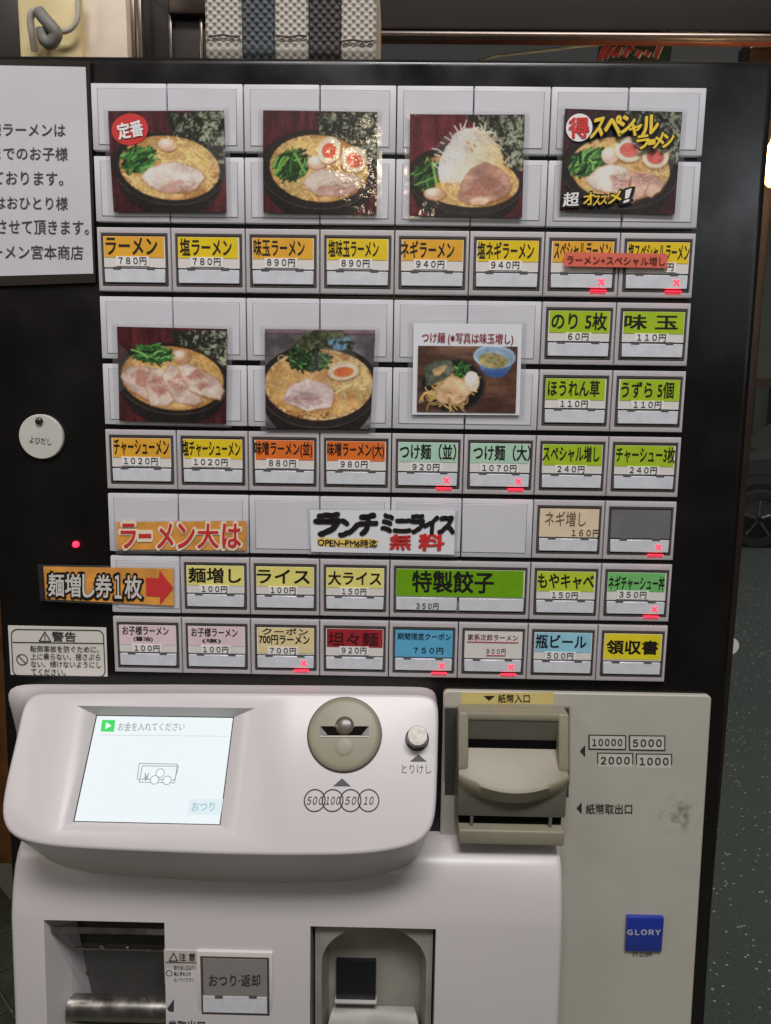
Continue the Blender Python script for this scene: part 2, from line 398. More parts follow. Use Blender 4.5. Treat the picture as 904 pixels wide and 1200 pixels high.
jb = empty('door_jamb', at(157, 66, .40), 'brown ribbed metal door jamb between the cream box and dark panel', 'door jamb')
for k, (xa, xb, yy) in enumerate([(147, 153, .39), (153.5, 156.5, .385), (157.2, 160, .388), (160.7, 164.5, .384)]):
    mkp('rib', ALU if k % 2 else mat('dark_bronze', (60, 50, 44), .35, .6), jb, (xa, 90), (xb, -25), yy, .05, .001)
dp = empty('dark_panel', at(204, 66, .44), 'dark framed panel behind the striped basket', 'cabinet')  # a dark framed panel; nothing shows it to be a cabinet
mkp('board', mat('charcoal_panel', (42, 39, 36), .5, noise=.2, nscale=15), dp, (164.5, 90), (300, -25), .43, .03, .002)
mkp('frame_strip', mat('dark_bronze', ()), dp, (197, 16), (260, -25), .415, .02, .003)
mkp('frame_strip', ALU, dp, (199, 90), (201, 16), .424, .01, .001)
mkp('frame_strip', ALU, dp, (235, 90), (237, 16), .424, .01, .001)
lp = empty('dark_post', at(8, 66, .40), 'dark brown wooden post left of the cream box', 'post')
mkp('post', DWOOD, lp, (-60, 90), (22, -25), .37, .10, .004)
# header carrying the box, jamb and panels (behind them, out of the light)
mkp('header_board', DWOOD, bw, (-60, 95), (300, -30), .461, .04, .002)

# ------------------------------------------------ street side
car = empty('parked_car', (3.9, 7.4, 0), 'silver car parked across the street, seen through the glass door', 'car')
CARP = mat('silver_car_paint', (92, 94, 96), .2, .75, coat=1)
CARG = mat('car_glass', (20, 22, 24), .05, coat=1)
TYRE = mat('tyre_rubber', (24, 24, 24), .7)
cx0 = 3.62       # centre of the visible wheel
def car_body():
    prof = [(-.78, .30), (-.80, .55), (-.74, .72), (-.45, .84), (.30, .93), (.42, .95), (1.0, 1.36), (1.35, 1.45), (2.3, 1.45), (2.75, 1.34), (3.2, .98), (3.32, .9), (3.36, .5), (3.30, .30)]
    bm = bmesh.new(); N = []
    for s_, ins in ((-1, 0), (-.86, 0), (.86, 0), (1, 0)):
        ring = []
        for (x, z) in prof:
            half = .80 - max(0, z - .92) * .35 - (0 if abs(s_) < .9 else -.02)
            yy = s_ * half
            ring.append(bm.verts.new((cx0 + x, 7.95 + yy, z if abs(s_) < .95 else z * .985 + .008)))
        N.append(ring)
    for A, B in zip(N, N[1:]):
        for i in range(len(prof) - 1): bm.faces.new([A[i], A[i + 1], B[i + 1], B[i]])
        bm.faces.new([A[-1], A[0], B[0], B[-1]])
    bm.faces.new(N[0]); bm.faces.new(N[-1][::-1])
    return bm
mkbm('body', car_body(), CARP, car, 40)
for wx in (0, 2.5):
    for sy in (-1, 1):
        yc = 7.95 + sy * .76
        bm = bmesh.new(); lathe(bm, (cx0 + wx, yc, .29), (0, sy, 0), [(.0, -.10), (.29, -.10), (.30, -.02), (.30, .045), (.28, .075), (.21, .078), (.2, .03)], 40)
        wh = mkbm('wheel', bm, TYRE, car, 40)
        bm = bmesh.new(); lathe(bm, (cx0 + wx, yc, .29), (0, sy, 0), [(.0, .045), (.05, .05), (.19, .03), (.2, .062), (.208, .066)], 40)
        mkbm('rim', bm, mat('dark_alloy', (46, 48, 50), .3, .8), wh, 40)
        bm = bmesh.new()
        for k in range(5):
            t = k * 2 * math.pi / 5 + .3
            tube(bm, [(cx0 + wx + .03 * math.cos(t), yc + sy * .06, .29 + .03 * math.sin(t)), (cx0 + wx + .195 * math.cos(t), yc + sy * .062, .29 + .195 * math.sin(t))], .018, 6)
        mkbm('spoke', bm, STEEL, wh, 40)
        V, F = ring_poly(np.array([cx0 + wx, 7.95 + sy * .822, .30]), (1, 0, 0), (0, 0, 1), .295, .345, 30, -.2, math.pi + .2)
        mk('wheel_arch', V, F, mat('black_trim', (16, 16, 16), .5), car)
yc = 7.95 - .80
def cpoly(name, pts, m, dy=-.012):
    P = [(cx0 + x, 7.95 - (.80 - max(0, z - .92) * .35) + dy - .02, z) for x, z in pts]
    return mk(name, P, [tuple(range(len(P)))], m, car)
cpoly('side_window', [(.55, .98), (1.22, .98), (1.22, 1.37), (1.03, 1.33)], CARG)
cpoly('side_window', [(1.3, .98), (2.75, .98), (2.45, 1.36), (1.3, 1.37)], CARG)
cpoly('headlight', [(-.74, .62), (-.40, .70), (-.30, .80), (-.68, .72)], mat('headlight_glass', (210, 215, 220), .1, coat=1))
cpoly('bumper_trim', [(-.79, .32), (-.36, .32), (-.36, .42), (-.79, .44)], mat('black_trim', ()))
cpoly('door_line', [(.48, .35), (.50, .35), (.50, .95), (.48, .95)], mat('black_trim', ()))
cpoly('body_moulding', [(-.2, .74), (2.9, .82), (2.9, .84), (-.2, .765)], STEEL)
mkbox('mirror', CARP, car, cx0 + .55, cx0 + .72, 7.95 - 1.0, 7.95 - .84, .94, 1.06, .03, 3)
bd = empty('house_front', (5, 11.5, 0), 'grey green building front across the street behind the car', 'building')
mkbox('wall', mat('grey_green_wall', (118, 120, 108), .8, noise=.15, nscale=3), bd, -1, 13, 11.5, 11.8, 1.75, 6)
mkbox('wall', mat('dark_brown_shutter', (34, 24, 21), .6, noise=.2, nscale=3), bd, -1, 13, 11.55, 11.8, 0, 1.66)
mkbox('fascia_beam', mat('brown_beam', (96, 70, 56), .6), bd, -1, 13, 11.42, 11.8, 1.62, 1.76)
for k in range(6): mkbox('pillar', mat('grey_post', (84, 84, 80), .7), bd, 5.35 + (k - 2) * 1.7, 5.55 + (k - 2) * 1.7, 11.3, 11.5, 0, 1.62, .01)
# bulb hanging outside by the door
bp_ = at(914, 193, .36)
bulb = empty('hanging_bulb', bp_, 'glowing bare bulb hanging beside the glass door stile', 'bulb')
bm = bmesh.new(); lathe(bm, bp_, (0, 0, 1), [(0, -.027), (.012, -.024), (.021, -.013), (.024, 0), (.021, .014), (.013, .027), (.011, .034)], 24)
mkbm('bulb_glass', bm, mat('lit_bulb', (255, 214, 150), .3, emit=3.2, emitc=(255, 196, 118)), bulb, 60)
bm = bmesh.new(); cyl(bm, bp_ + np.array([0, 0, .032]), bp_ + np.array([0, 0, .075]), .0125, .011, 20); mkbm('socket', bm, INK, bulb, 40)
bm = bmesh.new(); tube(bm, [bp_ + np.array(p) for p in [(0, 0, .07), (.002, 0, .2), (0, .0, .6)]], .003); mkbm('cord', bm, INK, bulb)
pl = bpy.data.lights.new('bulb_lamp', 'POINT'); pl.energy = 2.4; pl.color = (1, .72, .42); pl.shadow_soft_size = .03
po = bpy.data.objects.new('bulb_lamp', pl); COL.objects.link(po); po.location = bp_ + np.array([-.045, 0, 0])
# red and white banner outside, above the machine
bn = empty('shop_banner', at(745, 75, 0.60), 'red and white cloth banner hanging outside, just above the machine', 'banner')
BR = mat('banner_red', (206, 58, 62), .7); BWm = mat('banner_white', (236, 236, 230), .7)
A = [at(697, 90, 0.60), at(782, 90, 0.60), at(790, 44, 0.60), at(704, 44, 0.60)]
mk('cloth', A + [p + np.array([0, .004, 0]) for p in A], [(0, 1, 2, 3), (7, 6, 5, 4), (0, 4, 5, 1), (1, 5, 6, 2), (2, 6, 7, 3), (3, 7, 4, 0)], mat('banner_dark', (40, 52, 46), .7), bn)
def st(pts, wd, m, Y):
    bm = bmesh.new()
    for (x0, y0), (x1, y1) in zip(pts, pts[1:]):
        d = np.array([x1 - x0, y1 - y0], float); d /= max(np.linalg.norm(d), 1e-6); n = np.array([-d[1], d[0]]) * wd / 2
        q = [(x0 + n[0], y0 + n[1]), (x1 + n[0], y1 + n[1]), (x1 - n[0], y1 - n[1]), (x0 - n[0], y0 - n[1])]
        bm.faces.new([bm.verts.new(at(*p, Y)) for p in q])
    return bm
for pts in ([(702, 72), (712, 50)], [(709, 68), (717, 54)], [(716, 66), (727, 54), (722, 66)], [(731, 66), (738, 54), (742, 60)], [(746, 67), (751, 59)], [(757, 66), (761, 60)], [(768, 68), (777, 46)]):
    mkbm('brush_edge', st(pts, 8, BWm, 0.598), BWm, bn)
    mkbm('brush_stroke', st(pts, 4.6, BR, 0.596), BR, bn)
# thin tube added behind the glass to imitate a reflected line of light
bm = bmesh.new(); tube(bm, [at(x, y, .54) for x, y in [(560, 72), (585, 65), (640, 59), (690, 53), (760, 49), (860, 44)]], .0021)
tag(mkbm('reflected_line', bm, mat('reflected_line', (190, 180, 165), .5), None, 60), 'pale tube imitating a line of light reflected in the glass above the machine', 'reflection')

# ================================================================== THE MACHINE
XL, XR = -.340, .2945
ZT = at(452, 66, .005)[2]
VM = empty('ticket_machine', (0, .15, 0), 'black ramen ticket vending machine with rows of labelled buttons and white coin unit', 'vending machine')
# cabinet: a prism whose lower front leans out slightly
def cabinet():
    bm = bmesh.new()
    prof = [(.005, ZT), (.005, 1.28), (-.010, .93), (-.010, .06), (.02, .0), (.32, .0), (.32, ZT)]
    A = [bm.verts.new((XL, y, z)) for y, z in prof]; B = [bm.verts.new((XR, y, z)) for y, z in prof]
    n = len(prof)
    for i in range(n): bm.faces.new([A[i], A[(i + 1) % n], B[(i + 1) % n], B[i]])
    bm.faces.new(A); bm.faces.new(B[::-1])
    es = [e for e in bm.edges if all(v.co.y < .01 and v.co.z > .05 for v in e.verts) and (abs(e.verts[0].co.x - e.verts[1].co.x) < .01 or all(v.co.z > ZT - .001 for v in e.verts))]
    bmesh.ops.bevel(bm, geom=es, offset=.007, segments=4, profile=.5, affect='EDGES')
    return bm
mkbm('cabinet', cabinet(), BLACK, VM, 30)

TW, TH = U - .0009, RP * .92
def tile_c(r, c, span=1): return np.array([(c - 4 + span / 2) * U, 0, ZC - (r - 4) * RP - TH / 2])
# shared meshes -----------------------------------------------------
def shared(name, bm, m, sm=40):
    bmesh.ops.recalc_face_normals(bm, faces=bm.faces)
    me = bpy.data.meshes.new(name); bm.to_mesh(me); bm.free(); me.materials.append(m)
    if sm: smooth(me, sm)
    return me
bm = bmesh.new(); box(bm, -TW / 2, TW / 2, 0, .006, -TH / 2, TH / 2, .0007, 2); ME_TILE = shared('blank_tile', bm, TILE)
def insert_mesh(side):
    bm = bmesh.new(); m = .0052
    x0, x1 = (-TW / 2 + m, TW / 2 - .0004) if side == 0 else (-TW / 2 + .0004, TW / 2 - m)
    # a thin raised lid with a hair-line groove round it
    box(bm, x0, x1, -.0005, .0005, -TH / 2 + m * .8, TH / 2 - m * .8, .0003, 1)
    return shared('insert', bm, TILE_IN)
ME_INS = [insert_mesh(0), insert_mesh(1)]
def groove_mesh(side):
    bm = bmesh.new(); m = .0047
    x0, x1 = (-TW / 2 + m, TW / 2 - .0003) if side == 0 else (-TW / 2 + .0003, TW / 2 - m)
    box(bm, x0, x1, -.00012, .0005, -TH / 2 + m * .8, TH / 2 - m * .8)
    return shared('groove', bm, mat('tile_groove', (150, 148, 154), .5), 0)
ME_GRV = [groove_mesh(0), groove_mesh(1)]
blanks = [(r, c) for r in (0, 1) for c in range(8)] + [(r, c) for r in (3, 4, 6) for c in range(6)] + [(7, 0)]
for r, c in blanks:
    p = tile_c(r, c) + np.array([0, random.uniform(-.0003, .0003), 0])
    o = link('blank_tile', ME_TILE, VM, p); o.rotation_euler = (random.uniform(-.004, .004), 0, random.uniform(-.006, .006))
    g = link('groove', ME_GRV[c % 2], o, p); link('insert', ME_INS[c % 2], o, p)

def frame_mesh(span):
    """button frame: bevelled plate with a rectangular well"""
    w = U * span - .0009; bm = bmesh.new()
    ho = [(-w / 2, TH / 2), (w / 2, TH / 2), (w / 2, -TH / 2), (-w / 2, -TH / 2)]
    ix0, ix1, iz0, iz1 = -w / 2 + .053 * U, w / 2 - .040 * U, TH / 2 - .095 * TH, -TH / 2 + .085 * TH
    hi = [(ix0, iz0), (ix1, iz0), (ix1, iz1), (ix0, iz1)]
    b = .0007
    def ring(pts, y, k=0): return [bm.verts.new((x + (-k if x > 0 else k), y, z + (-k if z > 0 else k))) for x, z in pts]
    R = [ring(ho, .006), ring(ho, b), ring(ho, b * .3, b * .3), ring(ho, 0, b), ring(hi, 0, -.0005), ring(hi, .0005), ring(hi, .004)]
    for A, B in zip(R, R[1:]):
        for i in range(4): bm.faces.new([A[i], A[(i + 1) % 4], B[(i + 1) % 4], B[i]])
    bm.faces.new(R[-1])
    return shared('button_frame', bm, BFRAME, 30)
ME_FR = {1: frame_mesh(1), 2: frame_mesh(2)}
def inner(span): 
    w = U * span - .0009
    return -w / 2 + .053 * U, w / 2 - .040 * U, TH / 2 - .095 * TH, -TH / 2 + .085 * TH
def rim_mesh(span):
    x0, x1, z1, z0 = inner(span); t = .0014; bm = bmesh.new()
    box(bm, x0 + .0002, x0 + t, -.0004, .0038, z0, z1); box(bm, x1 - t, x1 - .0002, -.0004, .0038, z0, z1)
    box(bm, x0 + t, x1 - t, -.0004, .0038, z1 - t * .9, z1 - .0002); box(bm, x0 + t, x1 - t, -.0004, .0038, z0 + .0002, z0 + t * .8)
    return shared('rim', bm, DARKRIM, 0)
ME_RIM = {1: rim_mesh(1), 2: rim_mesh(2)}
ZS = TH / 2 - .63 * TH      # split between card window and lower strip
def strip_mesh(span):
    x0, x1, z1, z0 = inner(span); bm = bmesh.new()
    a, b = (x0 + .0022, x1 - .0022)
    if span == 2:
        xm = -.02 * U
        box(bm, a, xm - .001, -.0012, .0038, z0 + .0026, ZS - .0004 , .0004, 1); box(bm, xm + .001, b, -.0012, .0038, z0 + .0026, ZS - .0004, .0004, 1)
    else: box(bm, a, b, -.0012, .0038, z0 + .0024, ZS - .0011, .0004, 1)
    return shared('lower_strip', bm, CAPW)
ME_ST = {1: strip_mesh(1), 2: strip_mesh(2)}
def clip_mesh():
    bm = bmesh.new()
    box(bm, -.0032, .0032, -.0017, .0, ZS - .0014, ZS + .0004)
    return shared('hinge_clip', bm, mat('clip_grey', (96, 94, 96), .3, coat=.5), 0)
ME_CL = clip_mesh()
def cross_mesh():
    bm = bmesh.new(); s, t = .0031, .0007
    for a in (math.pi / 4, -math.pi / 4):
        d = np.array([math.cos(a), 0, math.sin(a)]); n = np.array([-d[2], 0, d[0]])
        y = np.array([0, -.00015 if a > 0 else -.00025, 0])
        bm.faces.new([bm.verts.new(q) for q in (d * s + n * t + y, -d * s + n * t + y, -d * s - n * t + y, d * s - n * t + y)])
    return shared('sold_out_cross', bm, REDX, 0)
ME_X = cross_mesh()
bm = bmesh.new(); box(bm, -.0064, .0064, -.0010, .0008, -.00024, .00024); ME_GLOW = shared('sold_out_lamp', bm, REDLED, 0)
TAGM = mat('price_tag_white', (226, 224, 222), .4, gain=1.2)

CARDC = dict(orange=(240, 172, 58), yellow=(238, 200, 40), dorange=(226, 116, 48), lime=(166, 196, 44), green=(112, 166, 22), mint=(176, 214, 190),
             paleyellow=(236, 222, 128), pink=(228, 204, 210), beige=(228, 210, 160), red=(160, 42, 52), blue=(98, 176, 216), lightblue=(150, 204, 224),
             gold=(244, 214, 44), limeyellow=(186, 206, 56), leafgreen=(118, 190, 112), cream=(226, 208, 178), grey=(112, 112, 116), white=(226, 214, 216))
def cardmat(k): return mat('card_' + k, CARDC[k], .32, gain=G, coat=.35, noise=.10, nscale=55)

def button(r, c, name, price, colour, span=1, xx=(.12, .82), yy=(.165, .425), sold=False, tagged=True, px=(.29, .67), split=.47, bold=.02, ink=None, extra=None, desc=None, wob=0):
    p = tile_c(r, c, span)
    o = link('button', ME_FR[span], VM, p)
    o['label'] = desc or (f'{colour} card ticket button reading {name} {price}'.strip())
    link('rim', ME_RIM[span], o, p); link('lower_strip', ME_ST[span], o, p)
    if span == 1:
        for dx in (-.23, .23): link('hinge_clip', ME_CL, o, p + np.array([dx * U, 0, 0]))
    x0, x1, z1, z0 = inner(span); w = TW if span == 1 else U * 2 - .0009
    L = p[0] - w / 2; T = p[2] + TH / 2
    X = lambda f: L + f * (w if span == 1 else w)
    Z = lambda f: T - f * TH
    jx = random.uniform(-.0005, .0005)
    cm = cardmat(colour)
    if split > 0:
        mkbox('card', CARDW, o, p[0] + x0 + .0019, p[0] + x1 - .0019, p[1] - .0002, p[1] + .0038, p[2] + ZS + .0002, p[2] + z1 - .0022)
        mkbox('colour_band', cm, o, p[0] + x0 + .0026 + jx, p[0] + x1 - .0026 + jx, p[1] - .0005, p[1] + .0005, Z(split), p[2] + z1 - .0024)
    else:
        mkbox('card', cm, o, p[0] + x0 + .0019, p[0] + x1 - .0019, p[1] - .0003, p[1] + .0038, p[2] + ZS + .0002, p[2] + z1 - .0022)
    yf = p[1] - .0007
    im = ink or INK
    if name and not extra:
        lettering(name, (X(xx[0]), yf, Z(yy[1])), (X(xx[1]) - X(xx[0]), 0, 0), (0, 0, Z(yy[0]) - Z(yy[1])), im, o, bold=bold, wob=wob)
    for (s, a, b, ta, tb, bo, mm) in (extra or []):
        lettering(s, (X(a), yf, Z(tb)), (X(b) - X(a), 0, 0), (0, 0, Z(ta) - Z(tb)), mm, o, bold=bo)
    if price:
        t0, t1 = (.468, .582) if tagged else ((.497, .608) if span == 1 else (.735, .84))
        if span == 1:
            mkbox('price_tag', TAGM, o, X(px[0]) - .0022, X(px[1]) + .0022, yf - .0002, yf + .0002, Z(.605 if tagged else .621), Z(.455 if tagged else .488))
        lettering(price.translate(FW), (X(px[0]), yf - (.0005 if span == 1 else .0009), Z(t1)), (X(px[1]) - X(px[0]), 0, 0), (0, 0, Z(t0) - Z(t1)), INKD, o, bold=.010, spacing=.86, name='price_lettering')
    if sold:
        q = np.array([X(.775 if span == 1 else .88), p[1] - .0013, Z(.77)]); link('sold_out_cross', ME_X, o, q)
        link('sold_out_lamp', ME_GLOW, o, np.array([X(.74), p[1] - .0008, Z(.905)]))
    return o
Or, Ye = 'orange', 'yellow'
button(2, 0, 'ラーメン', '780円', Or); button(2, 1, '塩ラーメン', '780円', Ye)
button(2, 2, '味玉ラーメン', '890円', Or, xx=(.11, .80)); button(2, 3, '塩味玉ラーメン', '890円', Ye, xx=(.11, .79))
button(2, 4, 'ネギラーメン', '940円', Or, xx=(.08, .80)); button(2, 5, '塩ネギラーメン', '940円', Ye, xx=(.10, .86))
button(2, 6, 'スペシャルラーメン', '', Or, xx=(.12, .88), sold=True, desc='orange card ticket button half covered by the red tape')
button(2, 7, '塩スペシャルラーメン', '円', Ye, xx=(.10, .92), px=(.62, .72), sold=True, desc='yellow card ticket button half covered by the red tape')
button(3, 6, 'のり 5枚', '60円', 'lime', xx=(.13, .88), yy=(.17, .44), px=(.36, .64), tagged=False, split=.49); button(3, 7, '味 玉', '110円', 'lime', xx=(.11, .83), yy=(.19, .42), px=(.29, .68), tagged=False, split=.49)
button(4, 6, 'ほうれん草', '110円', 'lime', xx=(.12, .83), yy=(.17, .43), px=(.30, .68), tagged=False, split=.49); button(4, 7, 'うずら 5個', '110円', 'lime', xx=(.12, .84), yy=(.18, .44), px=(.30, .68), tagged=False, split=.49)
button(5, 0, 'チャーシューメン', '1020円', Or, xx=(.12, .90), px=(.26, .74)); button(5, 1, '塩チャーシューメン', '1020円', Ye, xx=(.08, .90), px=(.24, .72))
button(5, 2, '味噌ラーメン(並)', '880円', 'dorange', xx=(.09, .90)); button(5, 3, '味噌ラーメン(大)', '980円', 'dorange', xx=(.10, .90))
button(5, 4, 'つけ麺（並）', '920円', 'mint', xx=(.11, .90), sold=True, tagged=False); button(5, 5, 'つけ麺（大）', '1070円', 'mint', xx=(.13, .93), px=(.26, .74), sold=True, tagged=False)
button(5, 6, 'スペシャル増し', '240円', 'lime', xx=(.09, .88), px=(.30, .68), tagged=False, split=.49); button(5, 7, 'チャーシュー3枚', '240円', 'lime', xx=(.10, .92), px=(.30, .68), tagged=False, split=.49)
PENC = mat('brown_pen', (120, 92, 76), .6)
button(6, 6, 'ネギ増し', '', 'cream', xx=(.16, .74), yy=(.19, .43), bold=-.004, ink=PENC, split=0, desc='cream handwritten card ticket button', extra=[('ネギ増し', .16, .74, .18, .44, -.004, PENC), ('１６０円', .55, .94, .49, .61, .004, INK)])
button(6, 7, '', '', 'grey', split=0, sold=True, desc='ticket button with a blank grey card and red cross')
button(7, 1, '麺増し', '100円', 'paleyellow', xx=(.12, .88), yy=(.18, .44), px=(.31, .68), tagged=False, split=.49); button(7, 2, 'ライス', '100円', 'paleyellow', xx=(.10, .86), yy=(.19, .43), px=(.30, .66), tagged=False, split=.49)
button(7, 3, '大ライス', '150円', 'paleyellow', xx=(.12, .88), yy=(.20, .44), px=(.32, .67), tagged=False, split=.49)
button(7, 4, '特製餃子', '350円', 'green', span=2, xx=(.16, .74), yy=(.17, .54), px=(.19, .35), tagged=False, split=.615, bold=.024)
o_g = [o for o in VM.children if o.name.startswith('button')][-1]
button(7, 6, 'もやキャベ', '150円', 'limeyellow', xx=(.10, .90), yy=(.18, .44), px=(.31, .68), tagged=False, split=.49); button(7, 7, 'ネギチャーシュー丼', '350円', 'leafgreen', xx=(.10, .90), yy=(.20, .44), px=(.26, .65), sold=True)
button(8, 0, 'お子様ラーメン(醤油)', '100円', 'pink', px=(.31, .68), tagged=False, split=.49, extra=[('お子様ラーメン', .14, .82, .155, .315, .014, INK), ('(醤油)', .30, .58, .345, .435, .02, INK)])
button(8, 1, 'お子様ラーメン(塩)', '100円', 'pink', px=(.31, .68), tagged=False, split=.49, extra=[('お子様ラーメン', .14, .82, .165, .325, .014, INK), ('(塩)', .30, .57, .36, .44, .02, INK)])
button(8, 2, 'クーポン 700円ラーメン', '700円', 'beige', px=(.28, .66), tagged=False, split=.60, sold=True, extra=[('クーポン', .17, .84, .145, .265, .012, INK), ('700円ラーメン', .12, .86, .275, .435, .022, INK)])
button(8, 3, '坦々麺', '920円', 'red', xx=(.12, .85), yy=(.20, .44), bold=.012, px=(.32, .68), ink=mat('dark_red_ink', (60, 20, 24), .5))
button(8, 4, '期間限定クーポン', '', 'blue', split=0, sold=True, desc='blue coupon ticket button priced 750円', extra=[('期間限定クーポン', .12, .90, .19, .31, .004, INK), ('７５０円', .36, .79, .45, .56, .01, INK)])
button(8, 5, '家系次郎ラーメン', '', 'white', split=0, sold=True, desc='pale paper card ticket button priced 900円', extra=[('家系次郎ラーメン', .13, .86, .19, .30, .004, mat('faded_red_ink', (122, 62, 70), .6)), ('９００円', .41, .69, .45, .545, .006, mat('faded_red_ink', ()))])
ob = [o for o in VM.children if o.name.startswith('button')]
p = tile_c(8, 5); L = p[0] - TW / 2; T = p[2] + TH / 2
for (xa, xb, z) in ((.12, .87, .325), (.41, .69, .565)): mkbox('red_rule', mat('red_rule', (190, 80, 90), .6), ob[-1], L + xa * TW, L + xb * TW, -.0009, -.0004, T - (z + .012) * TH, T - z * TH)
button(8, 6, '瓶ビール', '500円', 'lightblue', xx=(.11, .84), yy=(.18, .42), px=(.28, .66), tagged=False, split=.49)
button(8, 7, '領収書', '', 'gold', xx=(.13, .87), yy=(.255, .50), bold=.028, split=.60)

# small marks on the black door
q = at(89, 638, .004); bm = bmesh.new(); lathe(bm, q, (0, -1, 0), [(.0028, -.002), (.0026, .001), (.0015, .0022), (0, .0026)], 16); mkbm('red_indicator', bm, REDLED, VM, 60)
q = at(780, 792, .002); 

# grey bill panel (leans out with the cabinet)
def YL(z): return .005 - max(0, (1.28 - z)) * (.015 / .35)
zt = at(675, 812, .0)[2]; gx0, gx1 = at(520, 812, 0)[0], at(834, 815, 0)[0]
def lean_plate(name, x0, x1, z0, z1, th, m, parent, r=.004):
    pts = []
    for cx, cz, a0 in ((x1 - r, z1 - r, 0), (x0 + r, z1 - r, 90), (x0 + r, z0 + r, 180), (x1 - r, z0 + r, 270)):
        for k in range(6):
            t = math.radians(a0 + 18 * k); pts.append((cx + r * math.cos(t), cz + r * math.sin(t)))
    bm = bmesh.new(); rings = []
    for off, ins in ((0.001, 0), (-th + .001, 0), (-th, .001)):
        mx_, mz_ = (x0 + x1) / 2, (z0 + z1) / 2
        rings.append([bm.verts.new((x - math.copysign(ins, x - mx_), YL(z) + off, z - math.copysign(ins, z - mz_))) for x, z in pts])
    n = len(pts)
    for A, B in zip(rings, rings[1:]):
        for i in range(n): bm.faces.new([A[i], A[(i + 1) % n], B[(i + 1) % n], B[i]])
    bm.faces.new(rings[-1])
    return mkbm(name, bm, m, parent, 30)
bp = lean_plate('bill_panel', gx0, gx1, .30, zt, .005, GREYP, VM)
YP = -.0045
def on_panel(px, py):
    Y = -.001
    for _ in range(6): Y = YL(at(px, py, Y)[2]) - .0053
    return Y
def pl_px(s, x0, y0, x1, y1, m, **kw): return ltr_px(s, x0, y0, x1, y1, on_panel((x0 + x1) / 2, (y0 + y1) / 2) - .0004, m, bp, **kw)
yq = on_panel(609, 818); sheet('label_strip', [(541, 812), (649, 811.5), (649, 825.5), (541, 825.5)], yq - .0001, .0004, mat('yellow_label', (204, 188, 120), .45, gain=1.2), bp)
ltr_px('紙幣入口', 584, 813.5, 621, 823.5, yq - .0006, INK, bp, bold=.006)
poly_px('triangle_mark', [(567, 815.5), (580, 815.5), (573.5, 821)], yq - .0006, INK, bp)
INKD = mat('dark_grey_ink', (60, 58, 54), .5)
for (s, x0, y0, x1, y1) in (('10000', 690, 861, 734, 879), ('5000', 737.5, 861.5, 780, 880), ('2000', 700, 882, 742.5, 900.5), ('1000', 745.5, 883, 788, 901.5)):
    Y = on_panel(735, 880)
    sheet('note_value_frame', [(x0, y0), (x1, y0 + .6), (x1, y1), (x0, y1 - .6)], Y - .0002, .0003, INKD, bp)
    sheet('note_value_field', [(x0 + 1.4, y0 + 1.4), (x1 - 1.4, y0 + 2), (x1 - 1.4, y1 - 1.4), (x0 + 1.4, y1 - 2)], Y - .0004, .0003, mat('value_field', (196, 194, 184), .5, gain=1.2), bp)
    ltr_px(s.translate(FW), x0 + 4.5, y0 + 5, x1 - 4.5, y1 - 5, Y - .0008, INKD, bp, bold=.02, spacing=.62, name='note_value_lettering')
poly_px('triangle_mark', [(680, 880), (686, 873), (686, 887)], on_panel(683, 880) - .0003, INKD, bp)
poly_px('triangle_mark', [(676, 947), (682, 940), (682, 954)], on_panel(680, 947) - .0003, INKD, bp)
pl_px('紙幣取出口', 687, 942, 741, 954, INKD, bold=.006)
# scuff
nt = GREYP.node_tree; b_ = nt.nodes['Principled BSDF']; src = b_.inputs['Base Color'].links[0].from_socket
geo = nt.nodes.new('ShaderNodeNewGeometry'); ds = nt.nodes.new('ShaderNodeVectorMath'); ds.operation = 'DISTANCE'
ds.inputs[1].default_value = at(797, 957, -.008); nt.links.new(geo.outputs['Position'], ds.inputs[0])
mr = nt.nodes.new('ShaderNodeMapRange'); mr.inputs[1].default_value = .004; mr.inputs[2].default_value = .022; mr.inputs[3].default_value = 1; mr.inputs[4].default_value = 0; nt.links.new(ds.outputs['Value'], mr.inputs[0])
nz = nt.nodes.new('ShaderNodeTexNoise'); nz.inputs['Scale'].default_value = 130; nz.inputs['Detail'].default_value = 5; nt.links.new(geo.outputs['Position'], nz.inputs['Vector'])
m2 = nt.nodes.new('ShaderNodeMapRange'); m2.inputs[1].default_value = .46; m2.inputs[2].default_value = .66; nt.links.new(nz.outputs['Fac'], m2.inputs[0])
mu = nt.nodes.new('ShaderNodeMath'); mu.operation = 'MULTIPLY'; nt.links.new(mr.outputs[0], mu.inputs[0]); nt.links.new(m2.outputs[0], mu.inputs[1])
mx = nt.nodes.new('ShaderNodeMix'); mx.data_type = 'RGBA'; mx.inputs[7].default_value = (.21, .20, .175, 1); nt.links.new(mu.outputs[0], mx.inputs[0]); nt.links.new(src, mx.inputs[6]); nt.links.new(mx.outputs[2], b_.inputs['Base Color'])
# blue maker's plate
Y = on_panel(754, 1093)
BLUE = mat('blue_plate', (34, 56, 160), .25, gain=1.0, coat=.6)
A, B = at(731.5, 1112, Y), at(777.5, 1073, Y)
bl = mkbox('maker_plate', BLUE, bp, A[0], B[0], Y - .0035, Y + .002, A[2], B[2], .0012, 2)
ltr_px('ＧＬＯＲＹ', 735.5, 1089.5, 774, 1095.5, Y - .0038, mat('silver_ink', (196, 200, 210), .4), bl, bold=.03, spacing=.74)
pl_px('VT-G10M', 741, 1116.5, 764, 1121, INKD, bold=.004)
